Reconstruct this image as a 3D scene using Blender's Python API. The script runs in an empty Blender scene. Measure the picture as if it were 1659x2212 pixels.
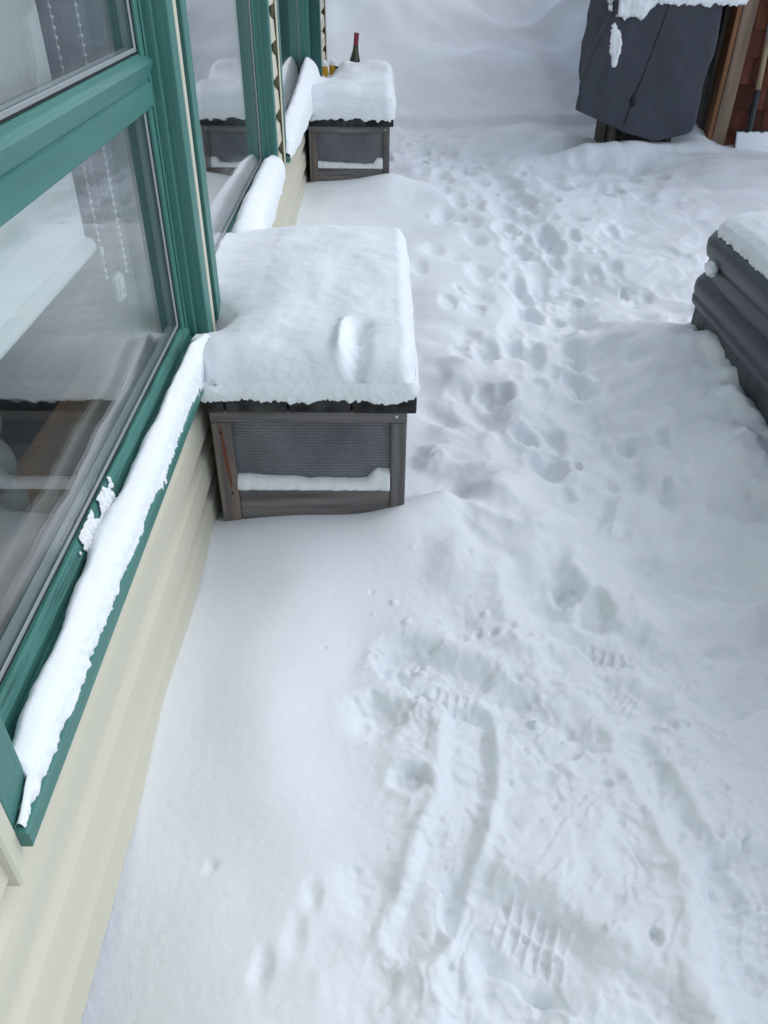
import bpy, bmesh, math, random
import numpy as np
from mathutils import Vector, Matrix
random.seed(7)
SC = bpy.context.scene
COL = SC.collection
rad = math.radians

# ---------------------------------------------------------------- camera
def cam_basis():
    yaw, pitch, roll = -.0141, .6364, .0127
    cy, sy, cp, sp, cr, sr = math.cos(yaw), math.sin(yaw), math.cos(pitch), math.sin(pitch), math.cos(roll), math.sin(roll)
    fwd = Vector((-sy*cp, cy*cp, -sp)); right = Vector((cy, sy, 0)); up = right.cross(fwd)
    return cr*right + sr*up, -sr*right + cr*up, fwd
r_, u_, f_ = cam_basis()
cam = bpy.data.cameras.new('camera'); camo = bpy.data.objects.new('camera', cam); COL.objects.link(camo)
camo.matrix_world = Matrix(((r_.x, u_.x, -f_.x, 0), (r_.y, u_.y, -f_.y, 0), (r_.z, u_.z, -f_.z, 1.4), (0, 0, 0, 1)))
cam.sensor_fit = 'VERTICAL'; cam.sensor_height = 24; cam.lens = 24*1704.1/2212; cam.clip_start = .02; cam.clip_end = 400
SC.camera = camo
# ---------------------------------------------------------------- sky and sun (overcast)
SUN_EL, SUN_AZ = rad(44), rad(68)      # azimuth clockwise from +Y: light comes from the open right side
w = bpy.data.worlds.new('World'); SC.world = w; w.use_nodes = True
nt = w.node_tree; nt.nodes.clear()
sky = nt.nodes.new('ShaderNodeTexSky'); sky.sky_type = 'NISHITA'; sky.sun_disc = False
sky.sun_elevation = SUN_EL; sky.sun_rotation = SUN_AZ; sky.dust_density = .3; sky.air_density = 1.0; sky.ozone_density = 1.0
hs = nt.nodes.new('ShaderNodeHueSaturation'); hs.inputs['Saturation'].default_value = .55
bg = nt.nodes.new('ShaderNodeBackground'); bg.inputs['Strength'].default_value = .15
wo = nt.nodes.new('ShaderNodeOutputWorld')
nt.links.new(sky.outputs[0], hs.inputs['Color']); nt.links.new(hs.outputs[0], bg.inputs['Color']); nt.links.new(bg.outputs[0], wo.inputs[0])
sl = bpy.data.lights.new('sun', 'SUN'); sl.energy = .85; sl.angle = rad(70); sl.color = (1, .99, .97)
so = bpy.data.objects.new('sun', sl); COL.objects.link(so)
sd = Vector((math.sin(SUN_AZ)*math.cos(SUN_EL), math.cos(SUN_AZ)*math.cos(SUN_EL), math.sin(SUN_EL)))
so.rotation_euler = sd.to_track_quat('Z', 'Y').to_euler()
SC.view_settings.view_transform = 'Standard'; SC.view_settings.look = 'None'
SC.view_settings.exposure = 0.57; SC.view_settings.gamma = 1; SC.view_settings.use_curve_mapping = False

# ---------------------------------------------------------------- materials
def node(nt, t, **k):
    n = nt.nodes.new(t)
    for a, v in k.items():
        if a in n.inputs: n.inputs[a].default_value = v
        else: setattr(n, a, v)
    return n
def new_mat(name, col, rough=.6, spec=.5, metal=0):
    m = bpy.data.materials.new(name); m.use_nodes = True
    b = m.node_tree.nodes['Principled BSDF']
    b.inputs['Base Color'].default_value = (*col, 1); b.inputs['Roughness'].default_value = rough
    b.inputs['Specular IOR Level'].default_value = spec; b.inputs['Metallic'].default_value = metal
    return m, m.node_tree, b
def noisy(name, c1, c2, scale=(8, 8, 8), detail=6, rough=.6, spec=.4, bump=.0, bscale=(60, 60, 60), lo=.35, hi=.65, coords='Object', rnd=0, metal=0, bdist=.002):
    m, nt, b = new_mat(name, c1, rough, spec, metal)
    tc = node(nt, 'ShaderNodeTexCoord'); mp = node(nt, 'ShaderNodeMapping'); mp.inputs['Scale'].default_value = scale
    nt.links.new(tc.outputs[coords], mp.inputs[0])
    n = node(nt, 'ShaderNodeTexNoise'); n.inputs['Scale'].default_value = 1; n.inputs['Detail'].default_value = detail
    vec = mp.outputs[0]
    oi = node(nt, 'ShaderNodeObjectInfo')
    if rnd:
        ad = node(nt, 'ShaderNodeVectorMath', operation='ADD'); sc = node(nt, 'ShaderNodeMath', operation='MULTIPLY'); sc.inputs[1].default_value = 37
        nt.links.new(oi.outputs['Random'], sc.inputs[0]); nt.links.new(vec, ad.inputs[0]); nt.links.new(sc.outputs[0], ad.inputs[1]); vec = ad.outputs[0]
    nt.links.new(vec, n.inputs['Vector'])
    cr = node(nt, 'ShaderNodeValToRGB'); cr.color_ramp.elements[0].position = lo; cr.color_ramp.elements[1].position = hi
    cr.color_ramp.elements[0].color = (*c1, 1); cr.color_ramp.elements[1].color = (*c2, 1)
    nt.links.new(n.outputs['Fac'], cr.inputs[0]); out = cr.outputs[0]
    if rnd:
        mr = node(nt, 'ShaderNodeMapRange'); mr.inputs['To Min'].default_value = 1-rnd; mr.inputs['To Max'].default_value = 1+rnd
        nt.links.new(oi.outputs['Random'], mr.inputs[0])
        mx = node(nt, 'ShaderNodeVectorMath', operation='MULTIPLY'); nt.links.new(out, mx.inputs[0]); nt.links.new(mr.outputs[0], mx.inputs[1]); out = mx.outputs[0]
    nt.links.new(out, b.inputs['Base Color'])
    if bump:
        mp2 = node(nt, 'ShaderNodeMapping'); mp2.inputs['Scale'].default_value = bscale; nt.links.new(tc.outputs[coords], mp2.inputs[0])
        n2 = node(nt, 'ShaderNodeTexNoise'); n2.inputs['Scale'].default_value = 1; n2.inputs['Detail'].default_value = 5; nt.links.new(mp2.outputs[0], n2.inputs['Vector'])
        bp = node(nt, 'ShaderNodeBump'); bp.inputs['Strength'].default_value = bump; bp.inputs['Distance'].default_value = bdist
        nt.links.new(n2.outputs['Fac'], bp.inputs['Height']); nt.links.new(bp.outputs[0], b.inputs['Normal'])
    return m
def snow_mat(name, sss=.3, bump=.6):
    m, nt, b = new_mat(name, (.86, .89, .905), .6, .2)
    b.inputs['Subsurface Weight'].default_value = sss; b.inputs['Subsurface Radius'].default_value = (.9, 1, 1.15); b.inputs['Subsurface Scale'].default_value = .012
    tc = node(nt, 'ShaderNodeTexCoord')
    n1 = node(nt, 'ShaderNodeTexNoise'); n1.inputs['Scale'].default_value = 420; n1.inputs['Detail'].default_value = 4
    n2 = node(nt, 'ShaderNodeTexNoise'); n2.inputs['Scale'].default_value = 55; n2.inputs['Detail'].default_value = 5
    ad = node(nt, 'ShaderNodeMath', operation='MULTIPLY_ADD'); ad.inputs[1].default_value = 2.2
    nt.links.new(tc.outputs['Object'], n1.inputs['Vector']); nt.links.new(tc.outputs['Object'], n2.inputs['Vector'])
    nt.links.new(n2.outputs['Fac'], ad.inputs[0]); nt.links.new(n1.outputs['Fac'], ad.inputs[2])
    bp = node(nt, 'ShaderNodeBump'); bp.inputs['Strength'].default_value = bump; bp.inputs['Distance'].default_value = .0012
    nt.links.new(ad.outputs[0], bp.inputs['Height']); nt.links.new(bp.outputs[0], b.inputs['Normal'])
    return m
def glass_mat(name, tint=(.97, .985, .98), rough=0.0):
    m = bpy.data.materials.new(name); m.use_nodes = True; nt = m.node_tree; nt.nodes.clear()
    g = node(nt, 'ShaderNodeNewGeometry'); d = node(nt, 'ShaderNodeVectorMath', operation='DOT_PRODUCT')
    nt.links.new(g.outputs['Normal'], d.inputs[0]); nt.links.new(g.outputs['Incoming'], d.inputs[1])
    a = node(nt, 'ShaderNodeMath', operation='ABSOLUTE'); nt.links.new(d.outputs['Value'], a.inputs[0])
    s = node(nt, 'ShaderNodeMath', operation='SUBTRACT'); s.inputs[0].default_value = 1; nt.links.new(a.outputs[0], s.inputs[1])
    p = node(nt, 'ShaderNodeMath', operation='POWER'); p.inputs[1].default_value = 4.6; nt.links.new(s.outputs[0], p.inputs[0])
    f = node(nt, 'ShaderNodeMath', operation='MULTIPLY_ADD'); f.inputs[1].default_value = .96; f.inputs[2].default_value = .04; nt.links.new(p.outputs[0], f.inputs[0])
    t = node(nt, 'ShaderNodeBsdfTransparent'); t.inputs[0].default_value = (*tint, 1)
    gl = node(nt, 'ShaderNodeBsdfGlossy'); gl.inputs['Roughness'].default_value = rough; gl.inputs['Color'].default_value = (1, 1, 1, 1)
    mx = node(nt, 'ShaderNodeMixShader'); o = node(nt, 'ShaderNodeOutputMaterial')
    nt.links.new(f.outputs[0], mx.inputs[0]); nt.links.new(t.outputs[0], mx.inputs[1]); nt.links.new(gl.outputs[0], mx.inputs[2]); nt.links.new(mx.outputs[0], o.inputs[0])
    return m
M = {}
M['snow'] = snow_mat('snow')
M['ice'] = new_mat('ice', (.62, .72, .72), .25, .5)[0]
M['green'] = noisy('green_paint', (.062, .205, .175), (.048, .168, .142), (30, 3, 30), 11, .42, .45, .5, (260, 22, 260), .3, .7)
M['green_v'] = noisy('green_paint_upright', (.062, .205, .175), (.048, .168, .142), (30, 30, 3), 11, .42, .45, .45, (260, 260, 18), .3, .7)
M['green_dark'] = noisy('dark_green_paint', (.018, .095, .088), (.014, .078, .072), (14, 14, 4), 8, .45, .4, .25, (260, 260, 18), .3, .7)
M['green_worn'] = noisy('worn_green_paint', (.055, .195, .162), (.022, .085, .075), (90, 6, 90), 12, .5, .4, .8, (300, 16, 300), .50, .68, bdist=.003)
M['cream'] = noisy('cream_siding', (.64, .61, .475), (.565, .545, .44), (5, .8, 14), 9, .5, .35, .2, (500, 30, 500), .3, .75)
M['foundation'] = noisy('foundation', (.10, .09, .11), (.06, .055, .07), (12, 12, 12))
M['dark'] = new_mat('gasket', (.012, .013, .015), .5, .3)[0]
M['bead'] = new_mat('glazing_bead', (.30, .33, .34), .35, .5)[0]
M['glass'] = glass_mat('window_glass')
M['weather'] = noisy('weathered_wood', (.215, .203, .195), (.105, .098, .096), (40, 40, 3.5), 10, .8, .15, .8, (300, 300, 10), .35, .68, rnd=.12)
M['weather_x'] = noisy('weathered_wood_level', (.215, .20, .19), (.105, .096, .092), (3.5, 40, 45), 10, .8, .15, .8, (9, 300, 300), .35, .68, rnd=.1)
M['lid'] = noisy('dark_wet_wood', (.050, .049, .047), (.014, .014, .016), (25, 4, 30), 10, .75, .2, .9, (150, 12, 150), .35, .65, rnd=.25)
M['ply'] = noisy('grey_ribbed_board', (.215, .225, .23), (.115, .115, .13), (6, 20, 4), 12, .8, .15, .6, (12, 60, 300), .3, .72)
M['leg_brown'] = noisy('brown_grey_wood', (.25, .20, .165), (.13, .115, .11), (45, 45, 3), 10, .8, .15, .8, (300, 300, 10), .35, .65)
M['rust'] = noisy('rust_stain', (.20, .075, .045), (.16, .065, .04), (60, 60, 12), 6, .8, .1)
M['cedar'] = noisy('cedar_shingle', (.145, .045, .024), (.072, .023, .014), (26, 26, 4), 8, .7, .2, .7, (160, 160, 9), .3, .7, rnd=.42)
M['post'] = noisy('pale_timber', (.27, .195, .135), (.155, .115, .085), (28, 28, 2.2), 10, .75, .2, .5, (200, 200, 9), .35, .65)
M['post_orange'] = noisy('orange_timber', (.27, .13, .065), (.20, .09, .045), (30, 30, 3), 8, .7, .2)
M['post_dark'] = noisy('grey_dark_timber', (.10, .088, .075), (.05, .045, .042), (30, 30, 3), 8, .8, .15)
M['cover'] = noisy('grey_cloth', (.078, .083, .098), (.064, .069, .084), (3, 3, 3), 8, .85, .12, .35, (600, 600, 600), .3, .7, bdist=.001)
M['tub'] = noisy('grey_vinyl', (.062, .072, .084), (.05, .059, .07), (5, 5, 5), 8, .42, .4, .25, (300, 300, 300), .3, .7, bdist=.001)
M['tubpanel'] = noisy('tub_panel', (.085, .095, .105), (.065, .073, .082), (30, 30, 3), 6, .6, .3)
M['wood_floor'] = noisy('indoor_wood', (.26, .155, .085), (.17, .10, .055), (3, 30, 30), 8, .4, .4)
M['sill_wood'] = noisy('indoor_sill_wood', (.30, .19, .115), (.20, .12, .07), (40, 3, 30), 8, .4, .4)
M['room'] = new_mat('room_plaster', (.24, .24, .26), .9, .1)[0]
M['blind'] = new_mat('white_blind', (.82, .84, .84), .7, .2)[0]
M['chain'] = new_mat('white_plastic', (.85, .86, .85), .35, .5)[0]
M['bottle'] = new_mat('dark_olive_glass', (.022, .026, .010), .12, .6)[0]
M['capsule'] = new_mat('red_foil', (.22, .022, .045), .35, .5)[0]
M['yellow'] = new_mat('yellow_plastic', (.58, .33, .02), .4, .4)[0]
M['white'] = new_mat('white_ceramic', (.75, .75, .78), .35, .5)[0]
M['reflection_stand_in'] = new_mat('stand_in_grey', (.13, .135, .135), .5, .3)[0]
M['black'] = new_mat('black_rubber', (.015, .016, .02), .5, .3)[0]
M['ash'] = noisy('ash_handle', (.40, .30, .18), (.29, .22, .14), (40, 40, 4), 6, .6, .3)
M['iron'] = noisy('dark_steel', (.022, .026, .034), (.035, .038, .045), (30, 30, 12), 6, .5, .4)
M['wire'] = new_mat('galvanised', (.62, .66, .66), .3, .5, .8)[0]
# translucent curtain
def curtain_mat():
    m, nt, b = new_mat('sheer_curtain', (.66, .64, .68), .9, .1)
    return m
M['curtain'] = curtain_mat()

# ---------------------------------------------------------------- mesh helpers
def link(name, me, mat, parent=None, smooth=False):
    o = bpy.data.objects.new(name, me); COL.objects.link(o)
    if mat is not None and not me.materials: me.materials.append(mat)
    if smooth: me.polygons.foreach_set('use_smooth', [True]*len(me.polygons))
    if parent is not None: o.parent = parent
    return o
def tag(o, label=None, cat=None, group=None, kind=None):
    if label: o['label'] = label
    if cat: o['category'] = cat
    if group: o['group'] = group
    if kind: o['kind'] = kind
    return o
def thing(name, label, cat, group=None, loc=(0, 0, 0)):
    o = bpy.data.objects.new(name, None); COL.objects.link(o); o.location = loc; o.empty_display_size = .1
    return tag(o, label, cat, group)
def mesh(vs, fs):
    me = bpy.data.meshes.new('mesh'); me.from_pydata(vs, [], fs); me.update(); return me
def quads_grid(n, m, wrap=False):
    i, j = np.meshgrid(np.arange(n-1), np.arange(m if wrap else m-1), indexing='ij')
    j2 = (j+1) % m
    return np.stack([i*m+j, i*m+j2, (i+1)*m+j2, (i+1)*m+j], -1).reshape(-1, 4)
def np_mesh(V, Q, smooth=True):
    me = bpy.data.meshes.new('mesh'); V = np.ascontiguousarray(V, dtype=np.float32); Q = np.ascontiguousarray(Q, dtype=np.int32)
    me.vertices.add(len(V)); me.vertices.foreach_set('co', V.ravel())
    me.loops.add(Q.size); me.loops.foreach_set('vertex_index', Q.ravel())
    me.polygons.add(len(Q)); me.polygons.foreach_set('loop_start', np.arange(0, Q.size, 4, dtype=np.int32))
    me.polygons.foreach_set('use_smooth', np.ones(len(Q), dtype=bool))
    me.update(calc_edges=True); me.validate(); return me
def box(name, x0, x1, y0, y1, z0, z1, mat, parent=None, bev=.002, segs=1):
    bm = bmesh.new(); bmesh.ops.create_cube(bm, size=1)
    for v in bm.verts: v.co = Vector(((x0+x1)/2+v.co.x*(x1-x0), (y0+y1)/2+v.co.y*(y1-y0), (z0+z1)/2+v.co.z*(z1-z0)))
    if bev: bmesh.ops.bevel(bm, geom=bm.edges[:], offset=min(bev, .3*min(x1-x0, y1-y0, z1-z0)), segments=segs, affect='EDGES', profile=.6)
    me = bpy.data.meshes.new('mesh'); bm.to_mesh(me); bm.free()
    return link(name, me, mat, parent)
def boxes(name, lst, mat, parent=None, bev=.0015):
    bm = bmesh.new()
    for (x0, x1, y0, y1, z0, z1) in lst:
        r = bmesh.ops.create_cube(bm, size=1)
        for v in r['verts']: v.co = Vector(((x0+x1)/2+v.co.x*(x1-x0), (y0+y1)/2+v.co.y*(y1-y0), (z0+z1)/2+v.co.z*(z1-z0)))
        es = list({e for v in r['verts'] for e in v.link_edges})
        if bev: bmesh.ops.bevel(bm, geom=es, offset=bev, segments=1, affect='EDGES')
    me = bpy.data.meshes.new('mesh'); bm.to_mesh(me); bm.free()
    return link(name, me, mat, parent)
def prism(name, prof, axis, a, b, mat, parent=None, smooth=False):
    """closed profile of 2D points extruded from a to b along axis ('y': prof=(x,z); 'x': prof=(y,z); 'z': prof=(x,y))"""
    f = {'y': lambda p, t: (p[0], t, p[1]), 'x': lambda p, t: (t, p[0], p[1]), 'z': lambda p, t: (p[0], p[1], t)}[axis]
    n = len(prof); vs = [f(p, a) for p in prof]+[f(p, b) for p in prof]
    fs = [(i, (i+1) % n, n+(i+1) % n, n+i) for i in range(n)]+[tuple(range(n))[::-1], tuple(range(n, 2*n))]
    me = mesh(vs, fs); bm = bmesh.new(); bm.from_mesh(me); bmesh.ops.recalc_face_normals(bm, faces=bm.faces[:]); bm.to_mesh(me); bm.free()
    return link(name, me, mat, parent, smooth)
def lathe(name, prof, mat, parent=None, seg=24, loc=(0, 0, 0), smooth=True):
    th = np.linspace(0, 2*np.pi, seg, endpoint=False)
    V = np.array([[(r*np.cos(t), r*np.sin(t), z) for t in th] for r, z in prof]).reshape(-1, 3)+np.array(loc)
    return link(name, np_mesh(V, quads_grid(len(prof), seg, True)), mat, parent)
def tube(name, pts, radii, mat, parent=None, seg=10):
    pts = [Vector(p) for p in pts]; V = []
    if not hasattr(radii, '__len__'): radii = [radii]*len(pts)
    for i, p in enumerate(pts):
        d = (pts[min(i+1, len(pts)-1)]-pts[max(i-1, 0)]).normalized()
        a = d.cross(Vector((.13, .97, .2))).normalized(); b = d.cross(a)
        V += [p+radii[i]*(math.cos(t)*a+math.sin(t)*b) for t in [2*math.pi*k/seg for k in range(seg)]]
    n = len(pts); Q = [tuple(q) for q in quads_grid(n, seg, True)]+[tuple(range(seg))[::-1], tuple(range((n-1)*seg, n*seg))]
    me = mesh(V, Q); bm = bmesh.new(); bm.from_mesh(me); bmesh.ops.recalc_face_normals(bm, faces=bm.faces[:]); bm.to_mesh(me); bm.free()
    return link(name, me, mat, parent, True)

# ---------------------------------------------------------------- noise
_rng = np.random.RandomState(11); _P = _rng.permutation(512).astype(np.int64); _P = np.concatenate([_P, _P])
_G = _rng.normal(size=(512, 3)); _G /= np.linalg.norm(_G, axis=1)[:, None]
def sinterp(x, xs, ys, w):
    g = np.linspace(xs[0]-3*w, xs[-1]+3*w, 1500); v = np.interp(g, xs, ys); k = np.exp(-(np.arange(-400, 401)*(g[1]-g[0])/w)**2); k /= k.sum()
    return np.interp(x, g, np.convolve(np.pad(v, 400, 'edge'), k, 'valid'))
def perlin(x, y, z):
    x = np.asarray(x, float); y = np.asarray(y, float)+0*x; z = np.asarray(z, float)+0*x
    xi, yi, zi = np.floor(x).astype(np.int64), np.floor(y).astype(np.int64), np.floor(z).astype(np.int64)
    xf, yf, zf = x-xi, y-yi, z-zi
    u, v, w_ = [t*t*t*(t*(t*6-15)+10) for t in (xf, yf, zf)]
    def g(dx, dy, dz):
        h = _P[(_P[(_P[(xi+dx) & 511]+yi+dy) & 511]+zi+dz) & 511]; G = _G[h]
        return G[..., 0]*(xf-dx)+G[..., 1]*(yf-dy)+G[..., 2]*(zf-dz)
    l = lambda a, b, t: a+(b-a)*t
    return 1.5*l(l(l(g(0,0,0), g(1,0,0), u), l(g(0,1,0), g(1,1,0), u), v), l(l(g(0,0,1), g(1,0,1), u), l(g(0,1,1), g(1,1,1), u), v), w_)
def fbm(x, y, z, f, octv=3, g=.5):
    s = 0; a = 1
    for k in range(octv): s = s+a*perlin(x*f+7.3*k, y*f+3.1*k, z*f+5.7*k); f *= 2.03; a *= g
    return s
def sm(a, b, t):
    t = np.clip((t-a)/(b-a), 0, 1); return t*t*(3-2*t)

# ---------------------------------------------------------------- snow covered ground: one sheet
HOLES= [(.394, 4.931, .06, .157, .07, .6), (.605, 4.813, .041, .076, .04, .6), (.176, 4.463, .096, .159, .035, .8), (.44, 4.47, .045, .119, .08, .6), (.535, 4.432, .07, .131, .07, .6), (.35, 4.188, .055, .143, .08, .6), (.473, 4.079, .066, .114, .07, .6), (.471, 3.787, .051, .101, .08, .6), (.264, 3.567, .048, .092, .05, .8), (.346, 3.495, .053, .071, .05, .8), (.44, 3.296, .056, .129, .07, .6), (.391, 3.075, .062, .116, .05, .8), (.777, 4.896, .077, .186, .09, .28), (.776, 4.658, .054, .143, .09, .28), (.834, 4.485, .039, .161, .08, .28), (.674, 4.296, .069, .199, .09, .28), (.751, 4.16, .055, .118, .06, .28), (.626, 3.924, .052, .107, .09, .28), (.654, 3.713, .061, .137, .1, .28), (1.025, 4.903, .07, .14, .07, .45), (1.041, 4.712, .068, .131, .07, .5), (.822, 3.785, .051, .222, .1, .28), (.799, 3.536, .037, .109, .09, .28), (.944, 3.8, .028, .102, .06, .28), (.693, 3.252, .045, .159, .07, .6), (.597, 3.152, .048, .166, .1, .28), (.594, 2.933, .051, .074, .1, .28), (1.264, 5.263, .045, .098, .05, .6), (1.384, 5.255, .083, .088, .05, .6), (1.486, 4.918, .063, .094, .06, .6), (1.675, 4.974, .064, .079, .06, .6), (1.284, 4.651, .054, .114, .07, .6), (1.352, 4.63, .04, .099, .05, .28), (1.487, 4.546, .053, .096, .06, .6), (1.341, 4.839, .063, .076, .04, .8), (1.006, 4.112, .054, .116, .05, .8), (1.151, 3.938, .035, .098, .05, .4), (1.026, 3.152, .014, .053, .04, .3), (1.031, 3.002, .014, .017, .02, .3), (.382, 2.526, .041, .081, .09, .5), (.294, 2.498, .028, .084, .05, .7), (.479, 2.579, .05, .078, .07, .28), (.556, 2.563, .029, .099, .05, .5), (.687, 2.557, .046, .11, .1, .28), (.708, 5.343, .045, .108, .04, .6), (.769, 5.177, .058, .103, .04, .6), (1.148, 5.598, .071, .098, .04, .5), (2.261, 5.645, .072, .119, .04, .6), (.587, 2.401, .047, .076, .06, .4), (.663, 2.351, .041, .089, .1, .28), (.379, 2.171, .036, .046, .05, .4), (.443, 1.994, .038, .04, .08, .28), (.519, 1.976, .032, .08, .05, .5), (.482, 1.845, .043, .069, .09, .28), (.555, 1.824, .015, .028, .03, .28), (.713, 1.91, .022, .038, .05, .5), (.797, 1.877, .018, .041, .05, .4), (.755, 1.683, .009, .029, .03, .4), (1.124, 2.135, .032, .041, .07, .2), (1.064, 2.371, .026, .029, .025, .5), (1.128, 2.415, .018, .019, .03, .4), (.922, 1.577, .008, .01, .02, .4), (.702, 1.742, .031, .043, .03, .5), (.506, 1.702, .02, .03, .03, .6), (.156, 1.859, .039, .047, -.03, .9), (1.174, 2.211, .017, .051, .03, .5), (.434, 1.313, .031, .035, .05, .3), (.478, 1.249, .033, .062, .06, .22), (.06, .816, .028, .025, .035, .35), (-.001, .947, .046, .045, .05, .35), (.423, .69, .039, .053, .04, .9), (.208, .466, .038, .026, .05, .5), (.409, .549, .009, .013, .03, .25), (.085, 1.008, .017, .026, .03, .4), (.012, 1.093, .018, .022, .025, .5), (.173, 1.155, .018, .015, .02, .4), (.215, 1.165, .008, .011, .02, .3), (.248, 1.165, .008, .011, .02, .3), (.304, .825, .013, .013, .02, .6), (.414, .863, .01, .01, -.015, .5), (.4, .814, .012, .01, .02, .5), (.428, .825, .008, .005, .012, .5), (.562, .785, .012, .01, .015, .5), (.571, .875, .013, .013, .015, .5), (.55, .71, .014, .009, .02, .4), (.557, .946, .011, .011, .018, .4), (.58, .943, .008, .009, .018, .4), (.528, .907, .011, .018, -.015, .6), (.227, .732, .014, .012, .015, .7), (.328, .729, .007, .005, .01, .6), (.313, .775, .012, .01, .012, .6), (.721, 1.131, .036, .022, .03, .4), (.535, .631, .009, .011, -.02, .5), (.479, .649, .03, .024, -.02, .6), (.533, .498, .02, .018, .03, .4), (.498, .595, .018, .018, .02, .6), (.366, .607, .013, .008, .012, .5), (.553, .67, .012, .009, .015, .5), (-.027, .661, .009, .006, .012, .4), (.779, 1.328, .086, .072, .05, .5), (.641, 1.328, .059, .089, .04, .6), (.371, 1.058, .04, .018, .02, .6), (-.256, .671, .009, .011, .015, .5), (-.004, .63, .047, .046, .045, .5), (-.093, .618, .012, .021, .03, .8), (-.158, .513, .012, .028, .03, .9), (-.114, .557, .014, .031, .02, 1.0), (-.07, .546, .039, .02, .02, .6), (.06, .819, .028, .023, .02, .4), (-.102, 1.124, .005, .007, .012, .5), (.157, .516, .027, .04, .035, .8), (.061, .473, .052, .051, -.03, .9), (.118, .472, .017, .04, .03, .9), (-.073, .479, .048, .041, -.02, 1.0)]
BOOTS= [([(.383, 1.226), (.677, 1.006)], .11, .055), ([(.064, 1.085), (.329, .913)], .12, .075), ([(.156, .591), (.376, .43)], .12, .07), ([(.571, .64), (.519, .481)], .11, .04), ([(.452, 1.005), (.512, .961)], .06, .02)]
TREADS= [[(.436, 1.13), (.529, 1.094)], [(.108, 1.018), (.196, .979)], [(.188, .595), (.279, .531)], [(.578, .615), (.545, .519)], [(.468, 1.005), (.498, .967)], [(.594, 1.052), (.626, 1.006)]]
TRENCH= [(.174, .954), (.163, .884), (.159, .798), (.137, .738), (.11, .67), (.082, .607), (.064, .561)]
TRENCH2= [(.474, .896), (.483, .808), (.501, .763), (.515, .67), (.534, .607)]
EDGE= [(.131, 6.632), (.242, 5.622), (.455, 5.058), (.636, 4.496), (.594, 3.789), (.555, 3.196), (.454, 2.639), (.514, 2.38), (.439, 2.083), (.444, 1.849), (.423, 1.608), (.502, 1.531), (.469, 1.373), (.346, 1.297), (.131, 1.237), (-.027, 1.212), (-.051, 1.085), (-.038, .979)]

def ground_grid():
    ys = [-40, -20, -10, -5, -3, -2, -1, -.5, -.2]
    y = 0.0
    while y < 10.5:
        ys.append(y); y += .0021*(1+y*y*.62)/(1+.05*y*y)+.0001*y if y > .25 else .01
    ys += [10.6, 10.8, 11.1, 11.5, 12, 12.6, 13.5, 15, 17, 20, 25, 32, 45, 70, 110, 180]
    ys = np.array(ys)
    s = np.concatenate([[-30, -12, -4, -1.2, -.3], np.linspace(-.03, 1, 640), [1.03, 1.1, 1.25, 1.6, 2.5, 5, 12, 30]])
    Wd = 1.25+.98*np.clip(ys, .1, 9)
    X = -.43+s[None, :]*Wd[:, None]; Y = ys[:, None]+0*X
    return X, Y, ys
GX, GY, YS = ground_grid()
def edge_x(y):
    e = sorted((b, a) for a, b in EDGE if b > 1.35); return np.interp(y, [q[0] for q in e], [q[1] for q in e])
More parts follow.
